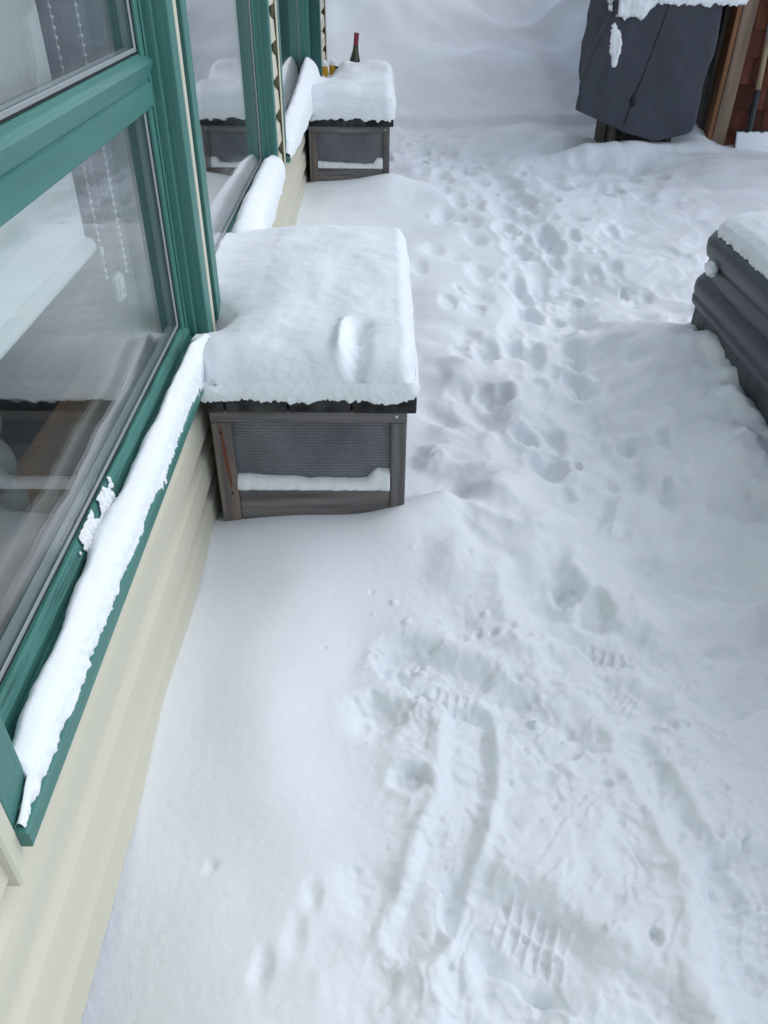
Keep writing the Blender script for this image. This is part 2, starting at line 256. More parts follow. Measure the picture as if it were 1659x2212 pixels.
def base_height(X, Y):
    z = .222+.028*fbm(X, Y, 0*X, 1.4, 2)+.011*fbm(X, Y, 0*X+9, 4.2, 2)
    # beside the wall
    zw = sinterp(Y, [-1, .40, .62, .98, 1.2, 1.53, 2.5, 3.9, 4.68, 6], [.150, .158, .188, .240, .215, .185, .2, .233, .234, .25], .07)
    z = z+(zw-z)*np.exp(-((np.minimum(X, 5)+.40)/.12)**2)*(X > -.9)
    # in front of the bench boxes
    for yb, k in ((1.53, 1), (4.67, 1)):
        g = np.exp(-((Y-(yb-.02))/.12)**2)
        zf = sinterp(X, [-.4, -.33, -.2, -.05, .0, .05, .12, .3, .5], [.225, .236, .248, .25, .262, .283, .285, .25, .23], .045) if yb < 2 else sinterp(X, [-.4, -.33, -.1, .08, .2, .4], [.25, .262, .277, .305, .28, .25], .03)
        m = g*(1-sm(.08, .42, X)); z = z+(zf-z)*m
    G = lambda cx, cy, sx, sy, a: a*np.exp(-((X-cx)/sx)**2-((Y-cy)/sy)**2)
    z += G(.32, 1.66, .10, .12, .06)+G(.17, 1.58, .07, .07, .045)+G(.19, 1.42, .05, .06, .022)+G(.215, 1.63, .03, .12, -.025)+G(.22, 1.33, .10, .08, .03)+G(.27, 1.95, .09, .10, .03)+G(.36, 2.35, .14, .2, .03)
    z += G(-.2, .95, .10, .22, .028)+G(-.02, 1.12, .07, .09, -.02)+G(.0, .62, .08, .15, -.015)
    z += G(.33, 2.0, .08, .13, -.035)+G(.22, 2.9, .1, .3, .025)
    # drift against the hot tub
    z += .125*sm(.62, 1.02, X)*sm(.9, 1.4, Y)*(1-sm(2.40, 2.85, Y))+.034*fbm(X, Y, 0*X+17, 6, 3)*sm(.65, .9, X)*sm(1, 1.4, Y)*(1-sm(2.3, 2.6, Y))
    z += G(.93, 1.72, .07, .1, .035)+G(1.0, 2.4, .12, .12, .02)
    # towards the shed and round the grill
    z += .05*sm(1.5, 2.1, X)*sm(4.4, 5.3, Y)+G(2.1, 5.85, .14, .3, .13)+G(2.42, 5.45, .3, .12, .03)
    z += G(1.80, 5.42, .30, .20, .085)+G(1.3, 5.75, .25, .2, .08)+G(1.34, 5.36, .22, .12, .10)+G(1.1, 6.1, .2, .3, .05)
    z += G(1.60, 5.36, .2, .11, .055)
    z += G(1.9, 5.1, .3, .15, .03)
    # long wind ripples on the untouched part to the right
    z += .013*sm(.8, 1.3, X)*sm(2.6, 3.2, Y)*(1-sm(5.6, 6.4, Y))*fbm(X*.55+.25*Y, Y*2.2, 0*X+3, 1.5, 3)
    z += .020*sm(1.8, 2.6, Y)*(1-sm(5.8, 6.5, Y))*fbm(X*.6+.25*Y, Y*1.5, 0*X+33, 2.0, 3, .45)
    # bank behind
    yb = 6.42+.10*np.clip(X-.6, 0, 9)**1.5+.05*fbm(X, 0*X, 0*X+2, 2.5, 2)+.10*np.clip(.3-X, 0, .6)
    t = np.clip(Y-yb, 0, 300)
    z += .05*sm(0, .10, t)+.62*sm(0, 3.2, t)+.13*np.minimum(t, 14)+.9*sm(5, 30, t)
    nb = sm(.1, 1.6, t)*(1-.6*sm(20, 60, t))
    z += nb*(.24*fbm(X+.35*Y, Y, 0*X+4, .55, 3, .42)-.11*np.abs(fbm(X-.6*Y, Y*.8, 0*X+14, .8, 2)))
    z += G(1.0, 7.4, .7, .35, .07)+G(-.0, 7.8, .5, .5, .10)+G(2.2, 9.2, .8, .6, .16)+G(.45, 7.05, .14, .3, .05)
    return z
Z = base_height(GX, GY)
def rows(y0, y1): return slice(max(0, np.searchsorted(YS, y0)-1), np.searchsorted(YS, y1)+1)
# trodden path: lower than the untouched snow on its left, with a broken edge
def path_mask(X, Y):
    ex = edge_x(Y)+.035*fbm(X*0, Y, 0*X+1, 5, 3)
    right = np.interp(Y, [.9, 1.6, 2.4, 3.2, 4.5, 5.6, 6.6], [1.0, .55, .45, .40, .32, .7, .95])
    m = sm(-.02, .035+.10*np.clip(Y-2.6, 0, 1), X-ex)*(1-sm(.55, 1.0, (X-ex)/right))
    return m*sm(1.0, 1.5, Y)*(1-sm(6.3, 6.5, Y))
EXTRA = []
sl_ = rows(.85, 6.7); Xs, Ys_ = GX[sl_], GY[sl_]; PM = path_mask(Xs, Ys_); ex_ = edge_x(Ys_)
Z[sl_] += PM*(-.034+.022*fbm(Xs, Ys_, 0*Xs+21, 4.2, 3, .42)+.005*fbm(Xs, Ys_, 0*Xs+31, 13, 3)*sm(0, .5, perlin(Xs*3, Ys_*3, 0*Xs+8)))
# folds and broken plates of trodden snow over the whole right half
FM = sm(-.02, .12, Xs-ex_)*(1-sm(.95, 1.6, Xs-.12*Ys_))*(1-sm(5.9, 6.4, Ys_))*sm(.85, 1.1, Ys_)
wx, wy = .10*fbm(Xs, Ys_, 0*Xs+71, 3, 2), .10*fbm(Xs, Ys_, 0*Xs+81, 3, 2)
n1 = fbm(Xs+wx, (Ys_+wy)*.8, 0*Xs+91, 4.6, 2); n2 = fbm(Xs+wx, (Ys_+wy)*.7, 0*Xs+95, 8.5, 2)
tq = n1*2.3; te = np.floor(tq)+sm(.0, .30, tq-np.floor(tq))
fade = 1-.45*sm(2.5, 4.5, Ys_)
Z[sl_] += FM*fade*(.0085*te+.017*n1-.011*np.abs(n2)+.006*(1-np.abs(n1)*2))
# many small overlapping dents along the walked line
rg = np.random.RandomState(21)
for k in range(190):
    y = rg.uniform(2.2, 6.3); x = np.interp(y, [2.2, 3, 4, 5, 6.3], [.62, .72, .72, .62, .42])+rg.normal(0, .20+.10*(y > 5))
    ru = rg.uniform(.018, .05); EXTRA.append((x, y, ru, ru*rg.uniform(1.1, 2.2), rg.uniform(.005, .017), rg.uniform(.35, .8)))
# rounded mounds between the bench box and the path
MM = sm(.10, .20, Xs)*(1-sm(.02, .16, Xs-ex_))*sm(1.02, 1.2, Ys_)*(1-sm(2.3, 3.2, Ys_))
Z[sl_] += MM*(.036*fbm(Xs+wx*.6, Ys_+wy*.6, 0*Xs+101, 5.0, 2, .35)-.010*np.abs(fbm(Xs+wx, Ys_, 0*Xs+111, 6.5, 1)))
lump_mask = sm(.78, 1.15, Ys_)*(1-sm(1.9, 2.5, Ys_))*sm(.06, .25, Xs)*(1-sm(1.0, 1.3, Xs))
Z[sl_] += lump_mask*(.034*fbm(Xs+wx, Ys_+wy, 0*Xs+121, 5.6, 2, .4)-.020*np.abs(fbm(Xs+wx*1.4, Ys_+wy*1.4, 0*Xs+127, 7.5, 1))+.004*fbm(Xs, Ys_, 0*Xs+129, 22, 2))
# far scuffed cluster
cl = np.exp(-((Xs-.45)/.42)**2-((Ys_-5.75)/.65)**2); Z[sl_] += cl*(.035*fbm(Xs, Ys_*.8, 0*Xs+41, 6.5, 4, .6)-.02)
# near trampled ground
sl_ = rows(-.05, 2.2); Xs, Ys_ = GX[sl_], GY[sl_]
NM = sm(-.06, .05, Xs-.02-.05*fbm(Xs, Ys_, 0*Xs, 5, 2)-.14*sm(.95, .5, Ys_)*0)*(1-sm(1.05, 1.35, Ys_))*(1-.7*sm(.75, 1.1, Xs))
wx, wy = .05*fbm(Xs, Ys_, 0*Xs+71, 6, 2), .05*fbm(Xs, Ys_, 0*Xs+81, 6, 2)
n1 = fbm(Xs+wx, Ys_+wy, 0*Xs+97, 9, 3); tq = n1*2.6; te = np.floor(tq)+sm(.0, .22, tq-np.floor(tq))
Z[sl_] += NM*(.0036*te-.0045*np.abs(fbm(Xs+wx, Ys_+wy, 0*Xs+99, 17, 2)))
Z[sl_] += NM*(.009*fbm(Xs, Ys_, 0*Xs+51, 6, 2)+.0026*fbm(Xs, Ys_, 0*Xs+61, 28, 3, .55)*(.5+.5*sm(-.2, .4, perlin(Xs*5, Ys_*5, 0*Xs+2))))
def stamp(cx, cy, ru, rv, depth, sharp, rim=0):
    R = max(ru, rv)*2.2; sl = rows(cy-R, cy+R); X, Y = GX[sl], GY[sl]
    c = np.abs(X[0]-cx) < 1e9
    dx, dy = (X-cx)/ru, (Y-cy)/rv
    d = np.sqrt(dx*dx+dy*dy)+.30*fbm(X, Y, 0*X+cx*7, .8/max(ru, rv), 3)
    asym = 1+.35*np.clip(dy+.3*dx, -1, 1)*(sharp < .5)      # steeper at the far side than at the near lip
    prof = (1-sm(1-sharp, 1+sharp*.75, d))*np.clip(asym, .6, 1.4)*(1+.22*fbm(X, Y, 0*X+cx*3, 2.2/max(ru, rv), 2))
    Z[sl] += -depth*prof+abs(depth)*.10*np.exp(-((d-1.3-sharp*.5)/.3)**2)*(depth > 0)*(sharp < .7)
for cx, cy, ru, rv, dep, sh in EXTRA: stamp(cx, cy, ru, rv, dep, sh)
for h in HOLES:
    cx, cy, ru, rv, dep, sh = h
    k = .55 if cy < 1.3 else (.58 if cy < 2.4 else .38)
    if cy < 1.3 and ru < .05: k = .42
    if cx < .06 and cy < .85: k = .33; sh = 1.
    kr = .9 if cy > 2.5 else 1.
    stamp(cx, cy, ru*kr, min(rv, .20)*kr, dep*k, min(1., sh+.12))
def seg_dist(X, Y, p, q):
    p, q = np.array(p), np.array(q); d = q-p; L = np.hypot(*d); t = ((X-p[0])*d[0]+(Y-p[1])*d[1])/L
    return t, (-(X-p[0])*d[1]+(Y-p[1])*d[0])/L, L      # along, across (left +), length
def boot(p, q, width, depth):
    y0, y1 = min(p[1], q[1])-.2, max(p[1], q[1])+.2; sl = rows(y0, y1); X, Y = GX[sl], GY[sl]
    t, c, L = seg_dist(X, Y, p, q)
    s = np.clip(t/L, 0, 1); hw = width/2*(.86+.20*np.cos((s-.25)*2*np.pi)*.6)
    dd = np.where((t >= 0) & (t <= L), np.abs(c)-hw, np.hypot(np.minimum(t, 0)+np.maximum(t-L, 0), c)-hw)
    dd = dd+.006*fbm(X, Y, 0*X+5, 9, 2)+.0025*fbm(X, Y, 0*X+5, 34, 3)
    far = np.where(c > 0, .058, .014)                # the far wall slopes, the near one is cut
    prof = 1-sm(-.3, 1, dd/far)
    Z[sl] += -depth*prof*(.86+.14*np.cos(s*np.pi))+.003*np.exp(-((dd-.034)/.018)**2)*(1+.8*fbm(X, Y, 0*X+8, 11, 2))
for (p, q), wd, dp in BOOTS: boot(p, q, wd*.92, dp*.60)
def trench(pts, width, depth):
    ys = [a[1] for a in pts]; sl = rows(min(ys)-.2, max(ys)+.2); X, Y = GX[sl], GY[sl]; D = np.full(X.shape, 9.); S = D*0
    for i in range(len(pts)-1):
        t, c, L = seg_dist(X, Y, pts[i], pts[i+1]); tt = np.clip(t, 0, L)
        d = np.hypot(t-tt, c); m = d < D; D = np.where(m, d, D); S = np.where(m, c, S)
    w_ = width/2+.006*fbm(X, Y, 0*X, 12, 2); e = np.where(S > 0, .022, .016)
    Z[sl] += -depth*(1-sm(-.4, 1, (D-w_)/e))+.006*np.exp(-((D-w_-.022)/.012)**2)
trench(TRENCH, .062, .019); trench(TRENCH2, .04, .014)
def tread(p, q, hw, nu, nv, h=.0075, skew=.25):
    y0, y1 = min(p[1], q[1])-.12, max(p[1], q[1])+.12; sl = rows(y0, y1); X, Y = GX[sl], GY[sl]
    t, c, L = seg_dist(X, Y, p, q); c = c+.004*fbm(X, Y, 0*X, 25, 2); t = t+skew*c+.004*fbm(X, Y, 0*X+3, 25, 2)
    m = sm(-.006, .008, t)*sm(-.006, .008, L-t)*sm(-.004, .01, hw-np.abs(c))
    fu = np.abs((t/L*nu) % 1-.5)*2; fv = np.abs(((c/hw+1)/2*nv) % 1-.5)*2
    r = np.maximum(sm(.55, .92, fu), .8*sm(.6, .95, fv))
    Z[sl] += m*h*(r-.3)*(.75+.5*fbm(X, Y, 0*X+4, 16, 2))
for k, (p, q) in enumerate(TREADS):
    hw, nu, nv = [(.034, 5, 3), (.035, 5, 2), (.042, 6, 2), (.042, 5, 3), (.028, 4, 1), (.03, 4, 1)][k]
    tread(p, q, hw, nu, nv, [.012, .011, .010, .009, .010, .009][k])
# loose crumbs of snow
rg = np.random.RandomState(5)
for k in range(620):
    cx, cy = rg.uniform(-.02, .85), rg.uniform(.35, 1.5); r = rg.choice([.0025, .004, .006, .010], p=[.4, .35, .18, .07])
    if k < 330: a = rg.uniform(0, 6.28); q = rg.exponential(.05); bx, by = [(.08, 1.09), (.30, .95), (.55, .86), (.1, .98), (.6, .70)][k % 5]; cx, cy = bx+q*math.cos(a), by+q*math.sin(a)
    sl = rows(cy-.03, cy+.03); X, Y = GX[sl], GY[sl]; d2 = ((X-cx)**2+((Y-cy)*rg.uniform(.8, 1.3))**2)/r**2
    Z[sl] += rg.choice([.75, -.6], p=[.6, .4])*r*np.sqrt(np.clip(1-d2, 0, 1))*1.0
sl = rows(.15, 1.7); Z[sl] += .0011*fbm(GX[sl], GY[sl], 0*GX[sl]+131, 60, 2)*(1-.8*sm(1.0, 1.7, GY[sl]))*(.35+.65*sm(-.1, .1, GX[sl]))
# a crumb fallen on the drift beside the box
def ground_z(x, y):
    i = min(len(YS)-1, np.searchsorted(YS, y)); return float(np.interp(x, GX[i], Z[i]))
n_, m_ = GX.shape
g = link('snow_ground', np_mesh(np.stack([GX, GY, Z], -1).reshape(-1, 3), quads_grid(n_, m_)[:, ::-1] if False else quads_grid(n_, m_)), M['snow'])
g['kind'] = 'structure'

# ---------------------------------------------------------------- the house
house = thing('house', 'cream clapboard house with green framed windows along the left', 'house', loc=(0, 0, 0))
WIN = [(.48, 1.766), (1.838, 3.33), (3.60, 5.25)]; ZS, ZT = .622, 2.15
E_OUT, Y_END = -3.0, 7.02
prof = lambda z0, top: [(-.394, z0), (-.3925, z0+.004), (-.396, z0+.066), (-.416, min(z0+.088, top)), (-.420, top), (-.428, top), (-.428, z0)]
for k in range(22):
    z0 = .09+.12*k; top = z0+.119
    if z0 < .5:
        spans = [(E_OUT, Y_END)]
    elif z0 > ZT-.05: spans = [(E_OUT, Y_END)]
    else: spans = [(E_OUT, .452), (3.33, 3.597), (5.262, Y_END)]
    for a, b in spans:
        if k == 0: continue
        prism('siding_board', prof(z0, top), 'y', a, b, M['cream'], house)
for (a, b) in WIN:       # the strip of the cut course below each sill
    prism('siding_board', [(-.395, .57), (-.395, .593), (-.41, .593), (-.41, .57)], 'y', a-.03, b+.02, M['cream'], house)
boxes('wall', [(-.56, -.430, E_OUT, Y_END, .0, .60), (-.56, -.430, E_OUT, Y_END, ZT, 2.75), (-.56, -.430, E_OUT, .46, .60, ZT),
               (-.56, -.430, 1.77, 1.834, .60, ZT), (-.56, -.430, 3.335, 3.595, .60, ZT), (-.56, -.430, 5.255, Y_END, .60, ZT)], M['foundation'], house, 0)
box('foundation', -.429, -.408, E_OUT, Y_END-.01, -.3, .205, M['foundation'], house, 0)
# trim strips of the siding
box('trim_strip', -.409, -.382, .452, .478, .553, 2.2, M['cream'], house, .003)
box('trim_strip', -.409, -.386, 1.772, 1.800, .60, 2.2, M['cream'], house, .003)
box('trim_strip', -.3885, -.386, 3.545, 3.597, .60, 2.2, M['cream'], house, .0005)
box('trim_strip', -.41, -.386, 3.590, 3.597, .60, 2.2, M['cream'], house, .0005)
box('trim_strip', -.3885, -.386, 6.93, 7.03, .2, 2.7, M['cream'], house, .0005)
box('corner_trim', -.55, -.386, 7.02, 7.05, .0, 2.75, M['cream'], house, .003)
box('end_wall', -6, -.56, 6.95, 7.02, 0, 2.75, M['cream'], house, 0); box('end_wall', -6, -.56, -3.0, -2.93, 0, 2.75, M['cream'], house, 0)
# green door casing standing out beyond the third window
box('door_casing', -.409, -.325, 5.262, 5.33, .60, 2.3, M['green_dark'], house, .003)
# unseen roof above the picture, eave added to block sky light from the left
boxes('roof', [(-6.2, -.02, -3.3, 7.4, 2.75, 2.86)], M['foundation'], house, 0)
boxes('ceiling', [(-6, -.57, -2.93, 6.94, 2.6, 2.66)], M['room'], house, 0)
boxes('room_wall', [(-3.6, -3.5, -2.9, 6.9, 0, 2.6), (-3.5, -.57, -.6, -.5, 0, 2.6), (-3.5, -.605, 1.92, 1.98, 0, 2.6), (-3.5, -.57, 3.43, 3.5, 0, 2.6), (-3.5, -.57, 6.8, 6.9, 0, 2.6)], M['room'], house, 0)
box('indoor_floor', -3.5, -.57, -2.9, 6.9, .0, .06, M['wood_floor'], house, 0)
boxes('inner_wall', [(-.60, -.561, -2.9, .44, .06, 2.6), (-.60, -.561, 1.83, 1.84, .06, 2.6), (-.60, -.561, -2.9, 6.9, .06, .58), (-.60, -.561, 3.34, 3.59, .06, 2.6), (-.60, -.561, 5.26, 6.9, .06, 2.6)], M['room'], house, 0)

def window(a, b, transom):
    wn = bpy.data.objects.new('window', None); COL.objects.link(wn); wn.parent = house; wn.empty_display_size = .1
    G, GV = M['green'], M['green_v']
    # casing: outer boards
    for (y0, y1) in ((a, a+.053), (b-.053, b)):
        box('casing', -.46, -.385, y0, y1, ZS-.004, ZT, GV, wn, .003, 2)
    box('casing', -.46, -.3853, a+.0535, b-.0535, ZT-.053, ZT, G, wn, .003)
    # frame steps
    for (y0, y1) in ((a+.0535, a+.072), (b-.072, b-.0535)):
        box('frame', -.47, -.411, y0, y1, ZS, ZT-.054, GV, wn, .002, 2)
    # sash stiles (with a raised outer bead)
    for (y0, y1, q0, q1) in ((a+.0725, a+.107, a+.0725, a+.085), (b-.107, b-.0725, b-.085, b-.0725)):
        boxes('sash', [(-.47, -.4302, y0, y1, .66, ZT-.06), (-.4300, -.4262, q0, q1, .66, ZT-.06)], GV, wn, .0015)
    ya, yb = a+.107, b-.107
    # bottom rail with sloping shoulders
    zb = .682
    prism('sash', [(-.47, ZS+.002), (-.416, ZS+.002), (-.418, .640), (-.4235, .648), (-.4235, .664), (-.434, zb-.002), (-.47, zb)], 'y', a+.073, b-.073, M['green_worn'], wn)
    panes = []
    if transom:
        prism('transom', [(-.47, 1.119), (-.433, 1.119), (-.427, 1.124), (-.427, 1.163), (-.432, 1.1655), (-.432, 1.1665), (-.430, 1.168), (-.4195, 1.196), (-.427, 1.205), (-.437, 1.212), (-.47, 1.212)], 'y', a+.0728, b-.0728, M['green'], wn)
        box('inner_rail', -.512, -.468, a+.067, b-.067, 1.135, 1.204, M['sill_wood'], wn, .003)
        panes = [(zb+.002, 1.118), (1.2135, ZT-.06)]
    else: panes = [(zb+.002, ZT-.06)]
    for (z0, z1) in panes:
        # black gasket and pale glazing bead round the glass
        boxes('gasket', [(-.4395, -.4365, yb-.0038, yb, z0, z1), (-.4395, -.4365, ya, ya+.004, z0, z1), (-.4395, -.4372, ya, yb, z0, z0+.003)], M['dark'], wn, 0)
        boxes('glazing_bead', [(-.4398, -.4375, yb-.016, yb-.004, z0, z1), (-.4398, -.4375, ya+.004, ya+.014, z0, z1), (-.4398, -.4378, ya+.01, yb-.01, z0, z0+.010)], M['bead'], wn, .0008)
        boxes('spacer', [(-.4590, -.4450, yb-.013, yb-.004, z0, z1), (-.4590, -.4450, ya+.004, ya+.013, z0, z1), (-.4590, -.4450, ya+.013, yb-.013, z0, z0+.009)], M['bead'], wn, 0)
        box('pane', -.444, -.440, ya-.004, yb+.004, z0-.002, z1+.002, M['glass'], wn, 0)
        box('pane', -.464, -.460, ya-.004, yb+.004, z0-.002, z1+.002, M['glass'], wn, 0)
    # sill board
    prism('sill', [(-.47, .594), (-.3705, .594), (-.369, .597), (-.369, .617), (-.372, .6205), (-.415, .625), (-.47, .626)], 'y', a-.004, b+.004, M['green'], wn)
    # inside lining and stool board
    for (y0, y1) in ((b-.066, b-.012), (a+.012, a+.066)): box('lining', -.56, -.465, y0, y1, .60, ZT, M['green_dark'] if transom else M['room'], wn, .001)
    box('stool_board', -.63, -.468, a+.04, b-.04, .600, .640, M['sill_wood'], wn, .004)
    return wn
window(*WIN[0], True); window(*WIN[1], False); window(*WIN[2], False)

# things behind the first window
bl = thing('roller_blind', 'white roller blind half lowered behind the nearest window', 'roller blind')
prism('fabric', [(-.5205, .50), (-.5195, .50), (-.5195, 1.428), (-.5205, 1.428)], 'z', .945, 2.1, M['blind'], bl)
tube('bottom_bar', [(-.52, .50, .936), (-.52, 1.432, .936)], .016, M['blind'], bl, 16)
tube('roller', [(-.52, .50, 2.06), (-.52, 1.44, 2.06)], .022, M['blind'], bl, 12)
bs = bmesh.new()
def bead_line(p, q, sag=0):
    p, q = Vector(p), Vector(q); n = int((q-p).length/.0145)
    for i in range(n+1):
        c = p.lerp(q, i/max(1, n)); c.z -= sag*math.sin(math.pi*i/max(1, n))
        bmesh.ops.create_icosphere(bs, subdivisions=1, radius=.0042, matrix=Matrix.Translation(c))
    for i in range(n):
        c = p.lerp(q, (i+.5)/n); bmesh.ops.create_cube(bs, size=.0016, matrix=Matrix.Translation(c) @ Matrix.Diagonal((1, 1, 7, 1)))
bead_line((-.535, 1.505, 2.04), (-.535, 1.540, .838)); me = bpy.data.meshes.new('mesh'); bs.to_mesh(me); bs.free(); link('bead_chain', me, M['chain'], bl, True); bs = bmesh.new()
bead_line((-.505, 1.553, 2.04), (-.505, 1.578, .838))
me = bpy.data.meshes.new('mesh'); bs.to_mesh(me); bs.free(); link('bead_chain', me, M['chain'], bl, True)
bm = bmesh.new(); bmesh.ops.create_cube(bm, size=1)
for v in bm.verts: v.co = Vector((-.52+v.co.x*.016, 1.560+v.co.y*.040, .812+v.co.z*.054))
bmesh.ops.bevel(bm, geom=bm.edges[:], offset=.005, segments=2, affect='EDGES'); me = bpy.data.meshes.new('mesh'); bm.to_mesh(me); bm.free()
wt = link('chain_weight', me, M['chain'], bl)
tube('eyelet', [(-.5125, 1.562, .803), (-.510, 1.562, .803)], .006, M['bead'], bl, 12)
tube('connector', [(-.527, 1.515, .905), (-.527, 1.517, .890)], .0052, M['chain'], bl, 8)
def curtain(name, label, x, y0, y1, z0, z1, amp, f, mat):
    n = 220; ys = np.linspace(y0, y1, n); zs = np.linspace(z0, z1, 14)
    Yc, Zc = np.meshgrid(ys, zs, indexing='ij'); Xc = x+amp*np.sin(Yc*f+1.2*np.sin(Yc*f*.37))+.4*amp*fbm(Yc, Zc*.3, 0*Yc, 9, 2)
    o = link(name, np_mesh(np.stack([Xc, Yc, Zc], -1).reshape(-1, 3), quads_grid(n, 14)), mat); sf = o.modifiers.new('thickness', 'SOLIDIFY'); sf.thickness = .002
    return tag(o, label, 'curtain')
cu = curtain('curtain', 'pale mauve curtain hanging in folds behind the bead chain', -1.86, -1.9, -.63, .74, 2.3, .012, 30, M['curtain'])
cu.data.transform(Matrix(((0, 1, 0, 0), (-1, 0, 0, 0), (0, 0, 1, 0), (0, 0, 0, 1))))
curtain('curtain', 'pale curtain behind the middle window', -.74, 2.1, 3.25, .5, 2.3, .02, 40, M['curtain'])
curtain('curtain', 'pale curtain behind the farthest window', -.74, 3.7, 5.15, .5, 2.3, .02, 40, M['curtain'])
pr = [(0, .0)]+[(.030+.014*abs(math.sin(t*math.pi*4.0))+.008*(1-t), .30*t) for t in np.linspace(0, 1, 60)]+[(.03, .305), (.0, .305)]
v = lathe('reflection_stand_in', pr, M['reflection_stand_in'], seg=28, loc=(-.585, .985, .642-.0)); tag(v, 'grey ribbed stand-in for a reflection, placed indoors on the wooden window board', 'reflection_stand_in')  # added ribbed solid, stands in for a reflection in the lower pane

# ---------------------------------------------------------------- bench boxes
def ribbed_panel(x0, x1, y, z0, z1, parent):
    n = int((z1-z0)/.0078); zz = []; yy = []
    for i in range(n):
        z = z0+(z1-z0)*i/n; d = (z1-z0)/n
        zz += [z, z+d*.25, z+d*.55, z+d*.8]; yy += [0, -.0022, -.0022, 0]
    zz.append(z1); yy.append(0)
    xs = np.linspace(x0, x1, 3); V = np.array([[(x, y+b, a) for x in xs] for a, b in zip(zz, yy)]).reshape(-1, 3)
    o = link('ribbed_panel', np_mesh(V, quads_grid(len(zz), 3), False), M['ply'], parent)
    o.data.polygons.foreach_set('use_smooth', [False]*len(o.data.polygons)); return o
def bench_box(label, Y, L, lidm):
    # local x as measured, y from the front of the lid
    t = thing('bench_box', label, 'bench box', 'wooden bench boxes along the wall', (0, Y, 0))
    xs = [-.376, -.332, -.1925, -.052, .092]
    for i in range(4):
        a, b = xs[i]+.0016, xs[i+1]-.0016
        o = box('lid_board', a, b, 0, L, .540, .576, lidm, t, .0045, 2)
        o.location = (0, random.uniform(-.003, .003), random.uniform(-.0012, .0012))
    # top rail, legs, panels
    W = M['weather']
    box('rail', -.371, .071, .013, .032, .507, .5385, M['weather_x'], t, .002)
    lg = box('leg', -.371, -.326, .016, .050, .0, .5065, M['leg_brown'], t, .003); lg['label'] = 'brownish leg next to the wall'
    box('leg', .035, .071, .016, .050, .0, .5065, W, t, .003)
    box('leg', -.371, -.326, L-.06, L-.02, .0, .5385, W, t, .003); box('leg', .035, .071, L-.06, L-.02, .0, .5385, W, t, .003)
    ribbed_panel(-.3255, .0345, .034, .31, .5065, t)
    box('lower_board', -.3257, .0347, .018, .048, .10, .326, M['weather_x'], t, .003)
    box('side_board', .036, .060, .051, L-.061, .33, .5385, W, t, .002); box('side_board', .036, .060, .051, L-.061, .10, .327, W, t, .002)
    box('side_board', -.37, -.35, .051, L-.061, .10, .5385, W, t, .002)
    box('back_board', -.325, .034, L-.05, L-.03, .05, .5385, W, t, .002)
    box('side_rail', .050, .0705, .051, L-.061, .510, .5383, W, t, .002)
    s = lathe('screw', [(0, -.0006), (.0042, -.0006), (.0045, .001), (0, .001)], M['wire'], t, 12)
    s.rotation_euler = (rad(90), 0, 0); s.location = (.047, .0125, .525)
    return t
b1 = bench_box('weathered grey bench box nearest the camera, snow heaped on its dark lid', 1.530, .96, M['lid'])
b2 = bench_box('weathered grey bench box farther along the wall, with a bottle in its snow', 4.662, 1.10, M['lid'])
# rust streak and knots on the near leg
st = prism('rust_streak', [(-.352, .505), (-.349, .49), (-.344, .45), (-.340, .39), (-.338, .345), (-.341, .32), (-.345, .35), (-.349, .40), (-.352, .46)], 'y', .0148, .0158, M['rust'], b1)
s = lathe('knot', [(0, -.0006), (.0028, -.0006), (.003, .001), (0, .001)], M['black'], b1, 10); s.rotation_euler = (rad(90), 0, 0); s.location = (-.3505, .0152, .480)
s = lathe('knot', [(0, -.0006), (.003, -.0006), (.0032, .001), (0, .001)], M['black'], b1, 10); s.rotation_euler = (rad(90), 0, 0); s.location = (-.340, .0152, .312)

